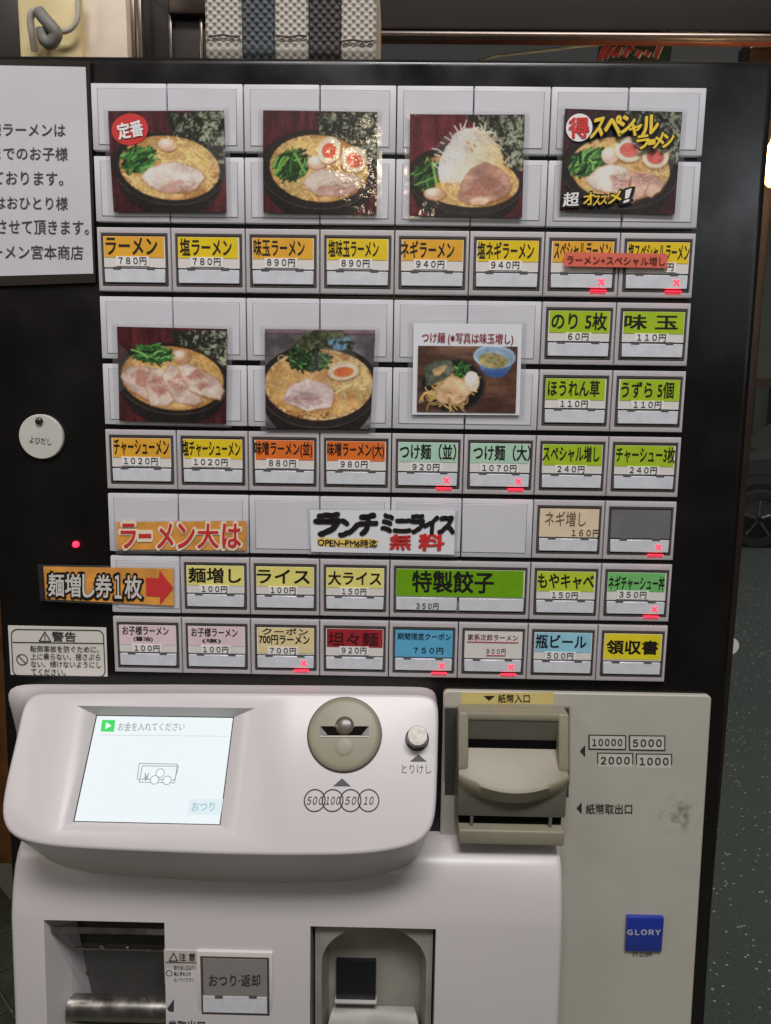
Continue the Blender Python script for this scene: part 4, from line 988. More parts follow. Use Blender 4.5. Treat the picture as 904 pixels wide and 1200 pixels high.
# ================================================================== PRINTED FOOD PHOTOGRAPHS (flat prints)
rng = np.random.default_rng(11)
class Canvas:
    def __init__(s, w=230, h=205):
        s.w, s.h = w, h
        s.X, s.Y = np.meshgrid(np.linspace(0, 1, w), np.linspace(0, 1, h)); s.asp = h / w
        s.clip = None; s.I = np.zeros((h, w, 3)); s.px = 1.2 / w
    def noise(s, fx, fy=None, oct=4):
        fy = fy or fx; out = np.zeros((s.h, s.w)); amp = 1; tot = 0
        for o in range(oct):
            nx, ny = max(2, int(fx * 2 ** o)) + 1, max(2, int(fy * 2 ** o)) + 1
            g = rng.random((ny + 1, nx + 1)); x, y = s.X * (nx - 1), s.Y * (ny - 1)
            i, j = x.astype(int), y.astype(int); fxx, fyy = x - i, y - j
            fxx = fxx * fxx * (3 - 2 * fxx); fyy = fyy * fyy * (3 - 2 * fyy)
            out += amp * ((g[j, i] * (1 - fxx) + g[j, i + 1] * fxx) * (1 - fyy) + (g[j + 1, i] * (1 - fxx) + g[j + 1, i + 1] * fxx) * fyy)
            tot += amp; amp *= .55
        return out / tot
    def put(s, m, c):
        c = np.asarray(c, float)
        if c.ndim == 1: c = c[None, None, :]
        s.I = s.I * (1 - m[..., None]) + c * m[..., None]
    def ell(s, cx, cy, rx, ry, rot=0, soft=1.0, wob=0):
        a = math.radians(rot); dx, dy = (s.X - cx), (s.Y - cy) * s.asp
        u = dx * math.cos(a) + dy * math.sin(a); v = -dx * math.sin(a) + dy * math.cos(a)
        ryy = ry * s.asp; q = np.sqrt((u / rx) ** 2 + (v / ryy) ** 2)
        if wob: q = q + wob * (s.noise(5) - .5)
        d = (q - 1) * min(rx, ryy); return np.clip(.5 - d / (s.px * soft), 0, 1), q
    def poly(s, pts, soft=1.0, wob=0, wf=10):
        P = np.array(pts, float) * [1, s.asp]; x, y = s.X, s.Y * s.asp
        d = np.full(x.shape, 9.); ins = np.zeros(x.shape, bool); n = len(P)
        for i in range(n):
            a, b = P[i], P[(i + 1) % n]; e = b - a
            t = np.clip(((x - a[0]) * e[0] + (y - a[1]) * e[1]) / max(e @ e, 1e-9), 0, 1)
            d = np.minimum(d, np.hypot(x - a[0] - t * e[0], y - a[1] - t * e[1]))
            c = ((a[1] > y) != (b[1] > y)) & (x < (b[0] - a[0]) * (y - a[1]) / (b[1] - a[1] + 1e-12) + a[0]); ins ^= c
        sd = np.where(ins, -d, d)
        if wob: sd = sd + wob * (s.noise(wf) - .5)
        return np.clip(.5 - sd / (s.px * soft), 0, 1), sd
    def stroke(s, pts, wd, c, c2=None, soft=1.4, clipped=False):
        P = np.array(pts, float); 
        if len(P) > 2:   # smooth
            t = np.linspace(0, 1, 12); k = np.linspace(0, 1, len(P)); 
            co = [np.polyfit(k, P[:, i], min(len(P) - 1, 3)) for i in range(2)]; P = np.stack([np.polyval(q, t) for q in co], 1)
        mg = wd * 2 + .03
        i0, i1 = np.searchsorted(s.X[0], [P[:, 0].min() - mg, P[:, 0].max() + mg]); j0, j1 = np.searchsorted(s.Y[:, 0], [P[:, 1].min() - mg, P[:, 1].max() + mg])
        if i1 <= i0 or j1 <= j0: return
        x, y = s.X[j0:j1, i0:i1], s.Y[j0:j1, i0:i1] * s.asp; d = np.full(x.shape, 9.)
        for a, b in zip(P, P[1:]):
            a = a * [1, s.asp]; b = b * [1, s.asp]; e = b - a; t = np.clip(((x - a[0]) * e[0] + (y - a[1]) * e[1]) / max(e @ e, 1e-9), 0, 1)
            d = np.minimum(d, np.hypot(x - a[0] - t * e[0], y - a[1] - t * e[1]))
        m = np.clip(.5 - (d - wd / 2) / (s.px * soft), 0, 1)[..., None]
        if s.clip is not None and clipped: m = m * s.clip[j0:j1, i0:i1, None]
        c = np.asarray(c, float); c2 = c if c2 is None else np.asarray(c2, float)
        f = np.clip(d / (wd / 2), 0, 1)[..., None] ** 2; col = c * (1 - f) + c2 * f
        s.I[j0:j1, i0:i1] = s.I[j0:j1, i0:i1] * (1 - m) + col * m
def mixc(n, a, b): n = np.clip(n, 0, 1)[..., None]; return np.array(a, float) * (1 - n) + np.array(b, float) * n
def table(c, base=(104, 36, 42), dark=(62, 20, 26)):
    n = c.noise(26, 3, 3); c.I[:] = mixc((n - .3) * 2.2, dark, base)
def nori(c, pts, light=.5):
    m, sd = c.poly(pts, 1.5, .03)
    n = c.noise(24, 22, 2) * .5 + c.noise(70, 62, 2) * .5; g = np.clip((c.X - pts[0][0]) * 1.3 + light - .55, 0, 1)
    col = mixc(np.clip((n - .44) * 4 + g * 1.0 - .42, 0, 1), (30, 33, 22), (168, 176, 150)); c.put(m, col)
def bowl(c, cx, cy, rx, ry, rot=0, rim=(28, 23, 22), k=1.085, drop=.07):
    m, q = c.ell(cx, cy + drop * 1.6, rx * k * .93, ry * k * 1.12, rot, 2); c.put(m, mixc(c.noise(6), (20, 16, 16), (40, 34, 33)))
    m, q = c.ell(cx, cy + drop * .25, rx * k, ry * k * 1.04, rot, 1.5); c.put(m, rim)
    rimline = np.clip(1 - np.abs(q - .985) / .012, 0, 1) * (c.Y > cy + .12) * .75; c.put(rimline, (176, 170, 164))
    m, q = c.ell(cx, cy + drop * .25, rx * k * .985, ry * k * 1.02, rot, 1.5); c.put(m, mixc(c.noise(5), rim, (46, 38, 34)))
def soup(c, cx, cy, rx, ry, rot=0, a=(188, 136, 72), b=(232, 194, 132)):
    m, q = c.ell(cx, cy, rx, ry, rot, 2); n = c.noise(7, 9, 4); c.put(m, mixc((n - .3) * 2.2, a, b))
    ed = m * np.clip((q - .86) / .14, 0, 1) * .55; c.put(ed, (168, 104, 44)); c.clip = m; nz = c.noise(55, 50, 2); c.put(m * np.clip((nz - .66) * 9, 0, 1) * .4, (250, 226, 170)); c.put(m * np.clip((.34 - nz) * 7, 0, 1) * .25, (140, 84, 34)); return m, q
def noodles(c, cx, cy, rx, ry, n=60, ca=(242, 210, 142), cb=(204, 148, 76), wd=.016, clip=True):
    for _ in range(int(n * 1.5)):
        t = rng.random() * 6.28; r = math.sqrt(rng.random()); x, y = cx + rx * r * math.cos(t), cy + ry * r * math.sin(t)
        a = rng.random() * 6.28; L = .05 + rng.random() * .09; b = a + rng.normal() * 1.3
        p1 = (x + L * math.cos(a), y + L * math.sin(a)); p2 = (p1[0] + L * math.cos(b), p1[1] + L * math.sin(b))
        k = .8 + .25 * rng.random(); c.stroke([(x, y), p1, p2], wd * (.8 + .4 * rng.random()), np.minimum(np.array(ca) * k * 1.04, 255), np.array(cb) * k, clipped=clip)
def greens(c, cx, cy, rx, ry, ang=-55, n=46, dark=.0):
    n = int(n * 1.8)
    m, q = c.ell(cx, cy, rx, ry, 0, 4, .5); c.put(m, (26, 44, 24))
    pal = [(30, 66, 28), (46, 98, 40), (84, 148, 62), (122, 180, 92), (22, 46, 24), (62, 120, 50)]
    for k in range(n):
        t = rng.random() * 6.28; r = math.sqrt(rng.random()) * .85; x, y = cx + rx * r * math.cos(t), cy + ry * r * math.sin(t)
        a = math.radians(ang + rng.normal() * 28); L = .03 + rng.random() * .06
        col = np.array(pal[rng.integers(0, len(pal))]) * (1 - dark * rng.random())
        c.stroke([(x - L * math.cos(a), y - L * math.sin(a)), (x + .01 * rng.normal(), y + .01 * rng.normal()), (x + L * math.cos(a), y + L * math.sin(a))], .012 + .014 * rng.random(), np.minimum(col * 1.2, 255), col * .6)
def chashu(c, pts, a=(204, 184, 170), b=(230, 216, 204), meat=(180, 142, 130), lo=None, k=1.0):
    m, sd = c.poly([(x + .008, y + .014) for x, y in pts], 5, .02); c.put(m * .6, (120, 72, 40))
    m, sd = c.poly(pts, 1.6, .035)
    n = c.noise(6, 9, 4); col = mixc((n - .3) * 2.2, a, b)
    c.put(m, col)
    if lo is not None:
        m2, s2 = c.poly(lo, 5, .05); n2 = c.noise(14, 20, 3); c.put(m * m2 * np.clip((n2 - .36) * 3.2 + .4, 0, 1), mixc(n2, meat, np.array(meat) * 1.14))
        for _ in range(9):
            x = rng.uniform(min(p[0] for p in lo), max(p[0] for p in lo)); y = rng.uniform(min(p[1] for p in lo), max(p[1] for p in lo))
            mm, _s = c.poly(lo, 3)
            if mm[int(np.clip(y, 0, .99) * c.h), int(np.clip(x, 0, .99) * c.w)] > .5: c.stroke([(x, y), (x + .03, y - .012), (x + .06, y + rng.normal() * .02)], .006, (158, 104, 96))
    nn = c.noise(30, 40, 3); c.put(m * np.clip((nn - .52) * 5, 0, 1) * .16, np.array(meat) * .95)
    ed = m * np.clip(1 - np.abs(sd) / .016, 0, 1) * .6; c.put(ed, (170, 116, 84))
def egg_half(c, cx, cy, rx, ry, rot=0, yolk=(222, 92, 62)):
    m, q = c.ell(cx + .006, cy + .014, rx * 1.04, ry * 1.04, rot, 4); c.put(m * .5, (110, 66, 36))
    m, q = c.ell(cx, cy, rx, ry, rot, 1.5, .06); c.put(m, mixc(np.clip((q - .55) * 1.8, 0, 1), (246, 232, 214), (222, 190, 150)))
    m, q = c.ell(cx, cy + ry * .08, rx * .66, ry * .58, rot, 2, .1); c.put(m, mixc(c.noise(16), np.array(yolk) * .9, np.minimum(np.array(yolk) * 1.15, 255)))
def quail(c, cx, cy, rx, ry, col=(214, 172, 138)):
    m, q = c.ell(cx + .006, cy + .012, rx * 1.05, ry * 1.05, 0, 3); c.put(m * .6, (130, 80, 40))
    m, q = c.ell(cx, cy, rx, ry, 0, 1.5); h = np.clip(1 - np.hypot((c.X - cx + rx * .3) / rx, (c.Y - cy + ry * .4) / ry), 0, 1); c.put(m, mixc(h * 1.3, col, (248, 228, 210)))

def photo_standard(c):
    table(c); bowl(c, .50, .555, .455, .315, 6); nori(c, [(.50, .02), (1, 0), (1, .52), (.93, .52), (.78, .33), (.56, .26)], .62)
    m, q = soup(c, .51, .56, .435, .315, 6); noodles(c, .68, .42, .25, .15, 95); noodles(c, .30, .78, .16, .06, 20); noodles(c, .84, .58, .09, .12, 30)
    for _ in range(12): x = .12 + rng.random() * .2; y = .42 + rng.random() * .12; c.stroke([(x, y + .05), (x + .03, y - .03)], .016, (206, 200, 150), (120, 130, 80))
    greens(c, .25, .485, .135, .12, -48, 60); quail(c, .50, .335, .085, .062)
    chashu(c, [(.25, .65), (.33, .57), (.45, .51), (.58, .50), (.70, .535), (.80, .60), (.815, .66), (.77, .70), (.74, .76), (.66, .80), (.55, .80), (.50, .82), (.42, .79), (.32, .74)], lo=[(.40, .78), (.52, .69), (.68, .68), (.76, .70), (.66, .81), (.5, .83)], a=(208, 190, 178), b=(230, 218, 208))
def photo_egg(c):
    table(c); bowl(c, .48, .555, .475, .345, 3); nori(c, [(.46, .02), (1, 0), (1, .55), (.88, .42), (.70, .29), (.50, .22)], .6)
    soup(c, .49, .56, .43, .325, 4); noodles(c, .28, .36, .15, .07, 40); noodles(c, .30, .78, .18, .06, 24); noodles(c, .88, .62, .07, .1, 14)
    greens(c, .24, .53, .135, .135, -55, 60, .3); 
    for a, b in (((.10, .62), (.22, .46)), ((.28, .42), (.37, .60)), ((.09, .55), (.13, .45))): c.stroke([a, b], .028, (128, 186, 86), (64, 124, 44))
    quail(c, .47, .50, .08, .066, (210, 174, 150)); egg_half(c, .58, .375, .10, .135, 20); egg_half(c, .80, .46, .115, .125, 18)
    chashu(c, [(.34, .69), (.42, .60), (.52, .56), (.66, .575), (.82, .62), (.87, .66), (.84, .74), (.76, .80), (.66, .83), (.54, .82), (.46, .81), (.38, .75)], lo=[(.44, .78), (.56, .70), (.72, .69), (.86, .68), (.78, .80), (.6, .85)])
def photo_leek(c):
    table(c, (122, 44, 50), (80, 26, 32)); bowl(c, .49, .62, .48, .30, 5, k=1.08); nori(c, [(.48, .01), (1, .0), (1, .56), (.86, .48), (.76, .28), (.56, .10)], .6)
    soup(c, .50, .64, .46, .26, 5); noodles(c, .45, .80, .30, .08, 60); noodles(c, .92, .66, .07, .1, 20)
    greens(c, .15, .60, .095, .13, -70, 44, .4); c.stroke([(.20, .47), (.235, .66)], .03, (150, 190, 96), (88, 140, 60)); quail(c, .22, .78, .095, .062, (206, 160, 128))
    m, s_ = c.poly([(.24, .56), (.30, .34), (.38, .20), (.48, .12), (.60, .12), (.72, .22), (.80, .36), (.84, .52), (.70, .62), (.42, .68), (.28, .66)], 3, .05)
    t = np.clip((c.X - .40) * 1.6 + (c.Y - .35) * .7, 0, 1); c.put(m, mixc(t, (226, 222, 214), (232, 176, 96)))
    for _ in range(190):
        x = .30 + rng.random() * .48; y = .14 + rng.random() * .46
        if m[int(y * c.h), int(x * c.w)] < .4: continue
        tt = np.clip((x - .40) * 1.7 + (y - .33) * .8, 0, 1); col = np.array((244, 242, 236)) * (1 - tt) + np.array((244, 204, 130)) * tt; a = rng.random() * 6.28; L = .04 + .04 * rng.random(); b = a + rng.normal() * .8
        c.stroke([(x, y), (x + L * math.cos(a), y + L * math.sin(a)), (x + L * math.cos(a) + L * math.cos(b), y + L * math.sin(a) + L * math.sin(b))], .011, col, col * .84)
    for p in (((.42, .16), (.39, .11)), ((.45, .15), (.44, .09)), ((.56, .14), (.56, .08)), ((.65, .18), (.66, .09)), ((.66, .19), (.73, .17)), ((.30, .28), (.27, .27)), ((.26, .40), (.22, .39))): c.stroke(p, .014, (236, 234, 220), (190, 186, 150))
    for p in ((.50, .26), (.56, .29), (.53, .33)): c.stroke([p, (p[0] + .02, p[1] + .02)], .012, (206, 120, 70))
    chashu(c, [(.43, .82), (.45, .66), (.54, .52), (.66, .46), (.78, .50), (.87, .60), (.90, .70), (.86, .79), (.76, .84), (.62, .88), (.50, .87)], a=(170, 122, 102), b=(204, 158, 136), meat=(150, 100, 84), lo=[(.48, .80), (.58, .60), (.76, .60), (.86, .72), (.70, .80)])
    chashu(c, [(.52, .84), (.58, .79), (.68, .79), (.73, .83), (.66, .88), (.56, .88)], a=(226, 182, 150), b=(236, 200, 172))
def photo_special(c):
    table(c, (78, 34, 38), (46, 20, 24)); bowl(c, .50, .56, .47, .34, 4, k=1.09); nori(c, [(.52, .0), (1, .0), (1, .52), (.90, .46), (.72, .33), (.56, .20)], .6)
    soup(c, .50, .57, .43, .31, 4); noodles(c, .30, .36, .14, .06, 36); noodles(c, .20, .72, .1, .05, 14); noodles(c, .88, .60, .07, .06, 16)
    greens(c, .22, .52, .155, .125, -50, 66, .15); quail(c, .41, .44, .075, .08, (216, 184, 164))
    egg_half(c, .57, .37, .125, .125, 8, (216, 96, 82)); egg_half(c, .80, .43, .115, .12, 5, (206, 90, 80))
    chashu(c, [(.66, .60), (.78, .60), (.90, .68), (.86, .78), (.78, .84), (.70, .78)], a=(206, 166, 140), b=(226, 190, 166), lo=[(.7, .62), (.82, .64), (.86, .72), (.74, .72)])
    chashu(c, [(.58, .58), (.68, .60), (.75, .70), (.72, .82), (.62, .90), (.60, .76)], a=(208, 166, 144), b=(232, 196, 176), lo=[(.6, .6), (.7, .64), (.73, .72), (.63, .72)])
    chashu(c, [(.21, .67), (.30, .57), (.42, .52), (.55, .54), (.60, .62), (.59, .74), (.52, .80), (.40, .80), (.28, .78)], a=(210, 192, 178), b=(232, 218, 206), lo=[(.42, .64), (.56, .60), (.58, .74), (.46, .78)])
def photo_chashu(c):
    table(c); bowl(c, .50, .52, .49, .335, 4); nori(c, [(.48, .02), (1, .02), (1, .42), (.86, .30), (.72, .22), (.52, .17)], .55)
    soup(c, .50, .53, .475, .335, 5, (198, 146, 78), (230, 186, 120)); noodles(c, .82, .40, .12, .1, 20, (226, 184, 110), (200, 146, 76), .016)
    quail(c, .585, .30, .085, .075, (190, 140, 100))
    L = [[(.02, .52), (.10, .42), (.24, .40), (.36, .44), (.40, .56), (.36, .70), (.26, .76), (.12, .68)], [(.24, .58), (.30, .44), (.42, .42), (.50, .56), (.52, .76), (.44, .82), (.30, .82), (.26, .72)], [(.40, .50), (.48, .38), (.58, .42), (.70, .62), (.78, .76), (.72, .82), (.54, .78), (.46, .66)], [(.54, .40), (.64, .37), (.80, .44), (.93, .54), (.985, .64), (.94, .74), (.80, .72), (.66, .66), (.60, .52)]]
    for P in L:
        cx = sum(p[0] for p in P) / len(P); cy = sum(p[1] for p in P) / len(P)
        chashu(c, P, a=(200, 172, 156), b=(226, 206, 192), meat=(168, 120, 106), lo=[(cx - .13, cy - .05), (cx - .02, cy - .15), (cx + .08, cy + .02), (cx + .0, cy + .10)])
    greens(c, .33, .28, .155, .085, 5, 60, .1)
def photo_miso(c):
    n = c.noise(5, 8, 3); c.I[:] = mixc((n - .3) * 2, (84, 80, 84), (146, 142, 146)); c.put(np.clip((.06 - c.Y) / .03, 0, 1) * .8, (150, 124, 134)); c.put(np.clip(.5 - (np.abs(c.Y - .045) - .01) / .006, 0, 1) * .6, (90, 60, 66))
    bowl(c, .50, .55, .545, .395, 0, (34, 26, 24), k=1.04, drop=.09)
    m, s_ = c.poly([(.23, .19), (.36, .02), (.70, .0), (.82, .14), (.80, .20), (.50, .21)], 1.5, .03); nn = c.noise(30, 24, 3); c.put(m, mixc((nn - .3) * 2.2, (48, 54, 34), (126, 132, 96)))
    m2, s_ = c.poly([(.52, .18), (.60, .09), (.76, .08), (.82, .15), (.78, .20), (.6, .20)], 6, .04); c.put(m2 * np.clip((nn - .35) * 4, 0, 1), (110, 164, 208))
    soup(c, .50, .555, .505, .36, 0, (192, 138, 72), (224, 182, 118))
    m, q = c.ell(.50, .555, .505, .36, 0, 2); nf = c.noise(40, 34, 2); c.put(m * np.clip((q - .90) / .08, 0, 1) * np.clip((nf - .45) * 6, 0, 1), (232, 206, 160))
    noodles(c, .25, .56, .2, .1, 14, (226, 184, 112), (206, 156, 88), .022); noodles(c, .84, .36, .1, .08, 14, (240, 214, 156), (212, 164, 96), .02); noodles(c, .86, .54, .09, .07, 22, (240, 210, 146), (206, 160, 92), .024)
    m, q = c.ell(.155, .29, .04, .035, 0, 1.5); c.put(np.clip(1 - np.abs(q - .85) / .25, 0, 1), (230, 204, 140))
    greens(c, .41, .305, .165, .095, 10, 80, .75); c.stroke([(.28, .36), (.36, .22)], .03, (40, 66, 38), (24, 40, 24))
    egg_half(c, .725, .415, .145, .088, -6, (232, 110, 44))
    chashu(c, [(.17, .70), (.20, .60), (.27, .53), (.40, .49), (.54, .53), (.64, .59), (.645, .70), (.62, .78), (.50, .80), (.40, .82), (.28, .77), (.19, .74)], a=(204, 182, 178), b=(226, 208, 202), meat=(168, 136, 136), lo=[(.18, .70), (.28, .62), (.46, .64), (.58, .74), (.40, .81), (.24, .77)])
    for _ in range(40):
        x = .20 + rng.random() * .4; y = .82 + rng.random() * .07; c.stroke([(x, y), (x + .004, y)], .006 + .006 * rng.random(), (90, 56, 34))
def photo_tsukemen(c):
    n = c.noise(4, 12, 3); c.I[:] = mixc((n - .3) * 2, (74, 46, 36), (116, 78, 60)); m, q = c.ell(.40, .0, .2, .10, 0, 30); c.put(m * .5, (176, 140, 112))
    m, q = c.ell(.36, .60, .33, .41, 0, 1.5); c.put(m, mixc(c.noise(4), (26, 20, 20), (44, 34, 32))); c.put(np.clip(1 - np.abs(q - .97) / .03, 0, 1) * .5, (120, 112, 108))
    m, q = c.ell(.36, .59, .29, .35, 0, 1.5); c.put(m, (22, 17, 17))
    m, q = c.ell(.785, .34, .12, .13, 0, 1.5); c.put(m, (60, 96, 160)); m, s_ = c.poly([(.58, .14), (.98, .14), (.93, .34), (.88, .44), (.72, .46), (.64, .36)], 2); c.put(m, mixc(np.clip((c.Y - .2) * 5, 0, 1), (150, 184, 214), (52, 88, 156)))
    m, q = c.ell(.77, .155, .215, .175, 4, 1.5); c.put(m, (176, 204, 226)); m, q = c.ell(.77, .165, .19, .15, 4, 2); c.put(m, (150, 182, 208))
    m, q = c.ell(.755, .215, .15, .115, 6, 1.5); c.put(m, mixc((c.noise(14) - .3) * 2.4, (140, 132, 84), (196, 176, 116)))
    for (x, y) in ((.72, .17), (.80, .20), (.76, .25), (.70, .23), (.84, .24)): c.stroke([(x, y), (x + .02, y + .006)], .012, (90, 110, 50))
    noodles(c, .33, .72, .17, .12, 80, (226, 190, 120), (178, 132, 66), .018); noodles(c, .42, .50, .1, .06, 24, (226, 190, 120), (178, 132, 66), .018)
    greens(c, .45, .36, .06, .07, -80, 26, .2)
    m, s_ = c.poly([(.06, .30), (.18, .22), (.33, .20), (.39, .38), (.24, .54), (.09, .62)], 1.5, .015); nn = c.noise(24, 20, 3); c.put(m, mixc((nn - .3) * 2.2, (70, 78, 62), (116, 122, 102)))
    m, s_ = c.poly([(.14, .36), (.22, .31), (.28, .31), (.28, .38), (.22, .43), (.17, .44)], 2, .04); c.put(m, mixc(c.noise(20), (176, 140, 90), (214, 184, 134)))
    chashu(c, [(.20, .80), (.19, .66), (.26, .52), (.34, .44), (.40, .46), (.48, .56), (.53, .70), (.50, .82), (.42, .88), (.35, .87), (.33, .80), (.31, .87), (.24, .87)], a=(206, 168, 122), b=(226, 198, 158), meat=(190, 146, 104), lo=[(.24, .74), (.36, .66), (.48, .76), (.40, .84), (.28, .84)])
    m, q = c.ell(.55, .53, .075, .155, -8, 1.5); h = np.clip(1 - np.hypot((c.X - .53) / .09, (c.Y - .47) / .16), 0, 1); c.put(m, mixc(h * 1.4, (206, 190, 164), (244, 236, 220)))

PHG = 1.25
def print_mesh(c, quad, Y, parent):
    tl, tr, br, bl = [at(*q, Y) for q in quad]
    u, v = c.X[..., None], c.Y[..., None]
    P = (tl * (1 - u) + tr * u) * (1 - v) + (bl * (1 - u) + br * u) * v
    # gentle curl of the laminated sheet
    P[..., 1] -= .0011 * np.sin(c.X * 3.1 + quad[0][0]) * np.sin(c.Y * 2.7 + .4)
    V = P.reshape(-1, 3); w, h = c.w, c.h
    idx = np.arange(w * h).reshape(h, w)
    F = np.stack([idx[1:, :-1], idx[1:, 1:], idx[:-1, 1:], idx[:-1, :-1]], -1).reshape(-1, 4)
    org = (V.min(0) + V.max(0)) / 2
    me = bpy.data.meshes.new('print'); me.vertices.add(w * h); me.vertices.foreach_set('co', (V - org).ravel())
    me.loops.add(F.size); me.polygons.add(len(F)); me.loops.foreach_set('vertex_index', F.ravel().astype(np.int32))
    me.polygons.foreach_set('loop_start', np.arange(0, F.size, 4, dtype=np.int32)); me.update(calc_edges=True)
    ca = me.color_attributes.new('Col', 'FLOAT_COLOR', 'POINT')
    I = c.I; K = np.pad(I, ((1, 1), (1, 1), (0, 0)), 'edge')      # soft inkjet print
    B_ = sum(K[a:a + h, b:b + w] for a in range(3) for b in range(3)) / 9
    K = np.pad(B_, ((1, 1), (1, 1), (0, 0)), 'edge'); B2 = sum(K[a:a + h, b:b + w] for a in range(3) for b in range(3)) / 9
    I = I * .35 + B_ * .35 + B2 * .30
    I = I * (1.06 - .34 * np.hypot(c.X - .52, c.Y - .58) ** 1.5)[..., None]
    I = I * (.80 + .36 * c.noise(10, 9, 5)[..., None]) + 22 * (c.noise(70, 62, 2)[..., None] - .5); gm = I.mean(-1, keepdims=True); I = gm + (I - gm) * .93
    I = np.clip(I + rng.normal(0, 4, I.shape), 0, 255)
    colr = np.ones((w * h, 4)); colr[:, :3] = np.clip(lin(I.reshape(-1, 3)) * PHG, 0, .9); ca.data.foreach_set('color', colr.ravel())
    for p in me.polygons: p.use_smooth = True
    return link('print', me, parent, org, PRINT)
def film_sheet(quad, grow, Y, label, cat='photo', group=None, name='laminated_photo'):
    cx = sum(q[0] for q in quad) / 4; cy = sum(q[1] for q in quad) / 4
    Q = [(q[0] + math.copysign(grow, q[0] - cx), q[1] + math.copysign(grow * .75, q[1] - cy)) for q in quad]
    o = sheet(name, Q, Y, .0005, FILM); tag(o, label, cat, group); return o
PHOTOS = [
 (photo_standard, [(127, 130.3), (262.7, 129.4), (265.8, 249), (133.7, 248.3)], 'laminated ramen photo with a red oval badge, one pork slice and greens'),
 (photo_egg, [(308.6, 129.4), (442.7, 131.1), (441.5, 251.2), (308.9, 249)], 'laminated ramen photo with two halved eggs and greens, no lettering'),
 (photo_leek, [(480.8, 133.7), (615.3, 134.2), (612, 255.1), (480, 252.4)], 'laminated ramen photo with a tall heap of shredded white leek'),
 (photo_special, [(662.2, 127.4), (800.2, 131), (791, 251.3), (656, 247.1)], 'laminated ramen photo with yellow brush lettering and several pork slices'),
 (photo_chashu, [(137, 382.7), (266.7, 385.6), (265.3, 496.8), (140, 493.3)], 'laminated ramen photo covered with overlapping pork slices'),
 (photo_miso, [(310.6, 385.6), (440, 386.7), (434, 502.8), (311.7, 501.6)], 'laminated ramen photo with orange yolk egg and dark spinach in tan soup')]
YPH = -.0032
ph = []
for fn, quad, lab in PHOTOS:
    c = Canvas(); fn(c); f = film_sheet(quad, 6, YPH + .0008, lab, 'photo'); print_mesh(c, quad, YPH, f); ph.append(f)
# tsukemen: photo printed on white paper with red heading
f = film_sheet([(485, 378.6), (612, 380), (609, 486.5), (483.3, 485.8)], 6, YPH + .0008, 'laminated white sheet with red heading and dipping noodle photo', 'photo'); ph.append(f)
sheet('white_paper', [(485, 378.6), (612, 380), (609, 486.5), (483.3, 485.8)], YPH + .0002, .0003, PAPERW, f)
c = Canvas(210, 145); photo_tsukemen(c); print_mesh(c, [(490.3, 405.2), (607, 406.2), (604.5, 483.7), (488.6, 482)], YPH - .0006, f)
DRED = mat('dark_red_print', (146, 34, 40), .5)
ltr_q('つけ麺 (※写真は味玉増し)', [(495, 389), (602, 391), (494.5, 403)], YPH - .0004, DRED, f, bold=.004, mincho=.00012)
# badge and lettering on the photos
RED = mat('badge_red', (204, 58, 58), .4, gain=G, coat=.3); WHT = mat('print_white', (240, 236, 230), .4, gain=1.2)
C = at(152.5, 151.5, YPH - .0012); rx_ = np.linalg.norm(at(174, 151, YPH) - at(152.5, 151.5, YPH)); V, F = ring_poly(C, (rx_, 0, .0015), (-.0006, 0, rx_ * .80), 0, 1, 40); mk('badge', V, F, RED, ph[0])
ltr_q('定番', [(136.5, 145.5), (165.5, 140.5), (140, 163.5)], YPH - .0018, WHT, ph[0], bold=.03)
YB1, YB2 = YPH - .0014, YPH - .0018
OUTL = mat('print_black', (22, 18, 16), .5); YEL = mat('print_yellow', (238, 198, 62), .4, gain=G)
C = at(679, 149.5, YB1); k = np.linalg.norm(at(694.5, 149.5, YB1) - C); V, F = ring_poly(C, (k, 0, 0), (0, 0, k), 0, 1, 36); mk('badge', V, F, WHT, ph[3])
ltr_q('得', [(667, 138), (690, 138), (667.5, 161)], YB2, RED, ph[3], bold=.03, wob=.03)
for s, q in (('ス', [(695, 140.5), (709, 137), (692, 162)]), ('ペ', [(709, 136), (728, 136), (709, 159)]), ('シ', [(727, 137), (745, 133), (725, 158)]), ('ャ', [(738, 147), (752, 144), (738, 160)]), ('ル', [(751, 139), (771, 133), (752, 160)]),
             ('ラ', [(746, 160), (760, 158), (748, 175)]), ('ー', [(760, 165), (768, 164), (760, 169)]), ('メ', [(766, 159), (778, 155), (766, 174)]), ('ン', [(777, 158), (790, 155), (777, 173)])):
    ltr_q(s, [(x + dx, y + dy) for (x, y), (dx, dy) in zip(q, ((-1, -1), (1, -1), (-1, 1)))], YB1 - .0002, OUTL, ph[3], bold=.075, shear=.1); ltr_q(s, q, YB2 - .0002, YEL, ph[3], bold=.035, shear=.1)
for s, q in (('超', [(661, 226), (679, 225), (660, 242)]), ('オ', [(684, 227), (697, 225), (684, 241)]), ('ス', [(696, 230), (704, 229), (695, 241)]), ('ス', [(704, 230), (712, 229), (703, 240)]), ('メ', [(714, 226), (729, 223), (713, 239)]), ('！', [(734, 223), (740, 221), (731, 238)])):
    ltr_q(s, [(x + dx, y + dy) for (x, y), (dx, dy) in zip(q, ((-1.3, -1.3), (1.3, -1.3), (-1.3, 1.3)))], YB1, OUTL, ph[3], bold=.055); ltr_q(s, q, YB2, WHT if s in '超！' else YEL, ph[3], bold=.02)

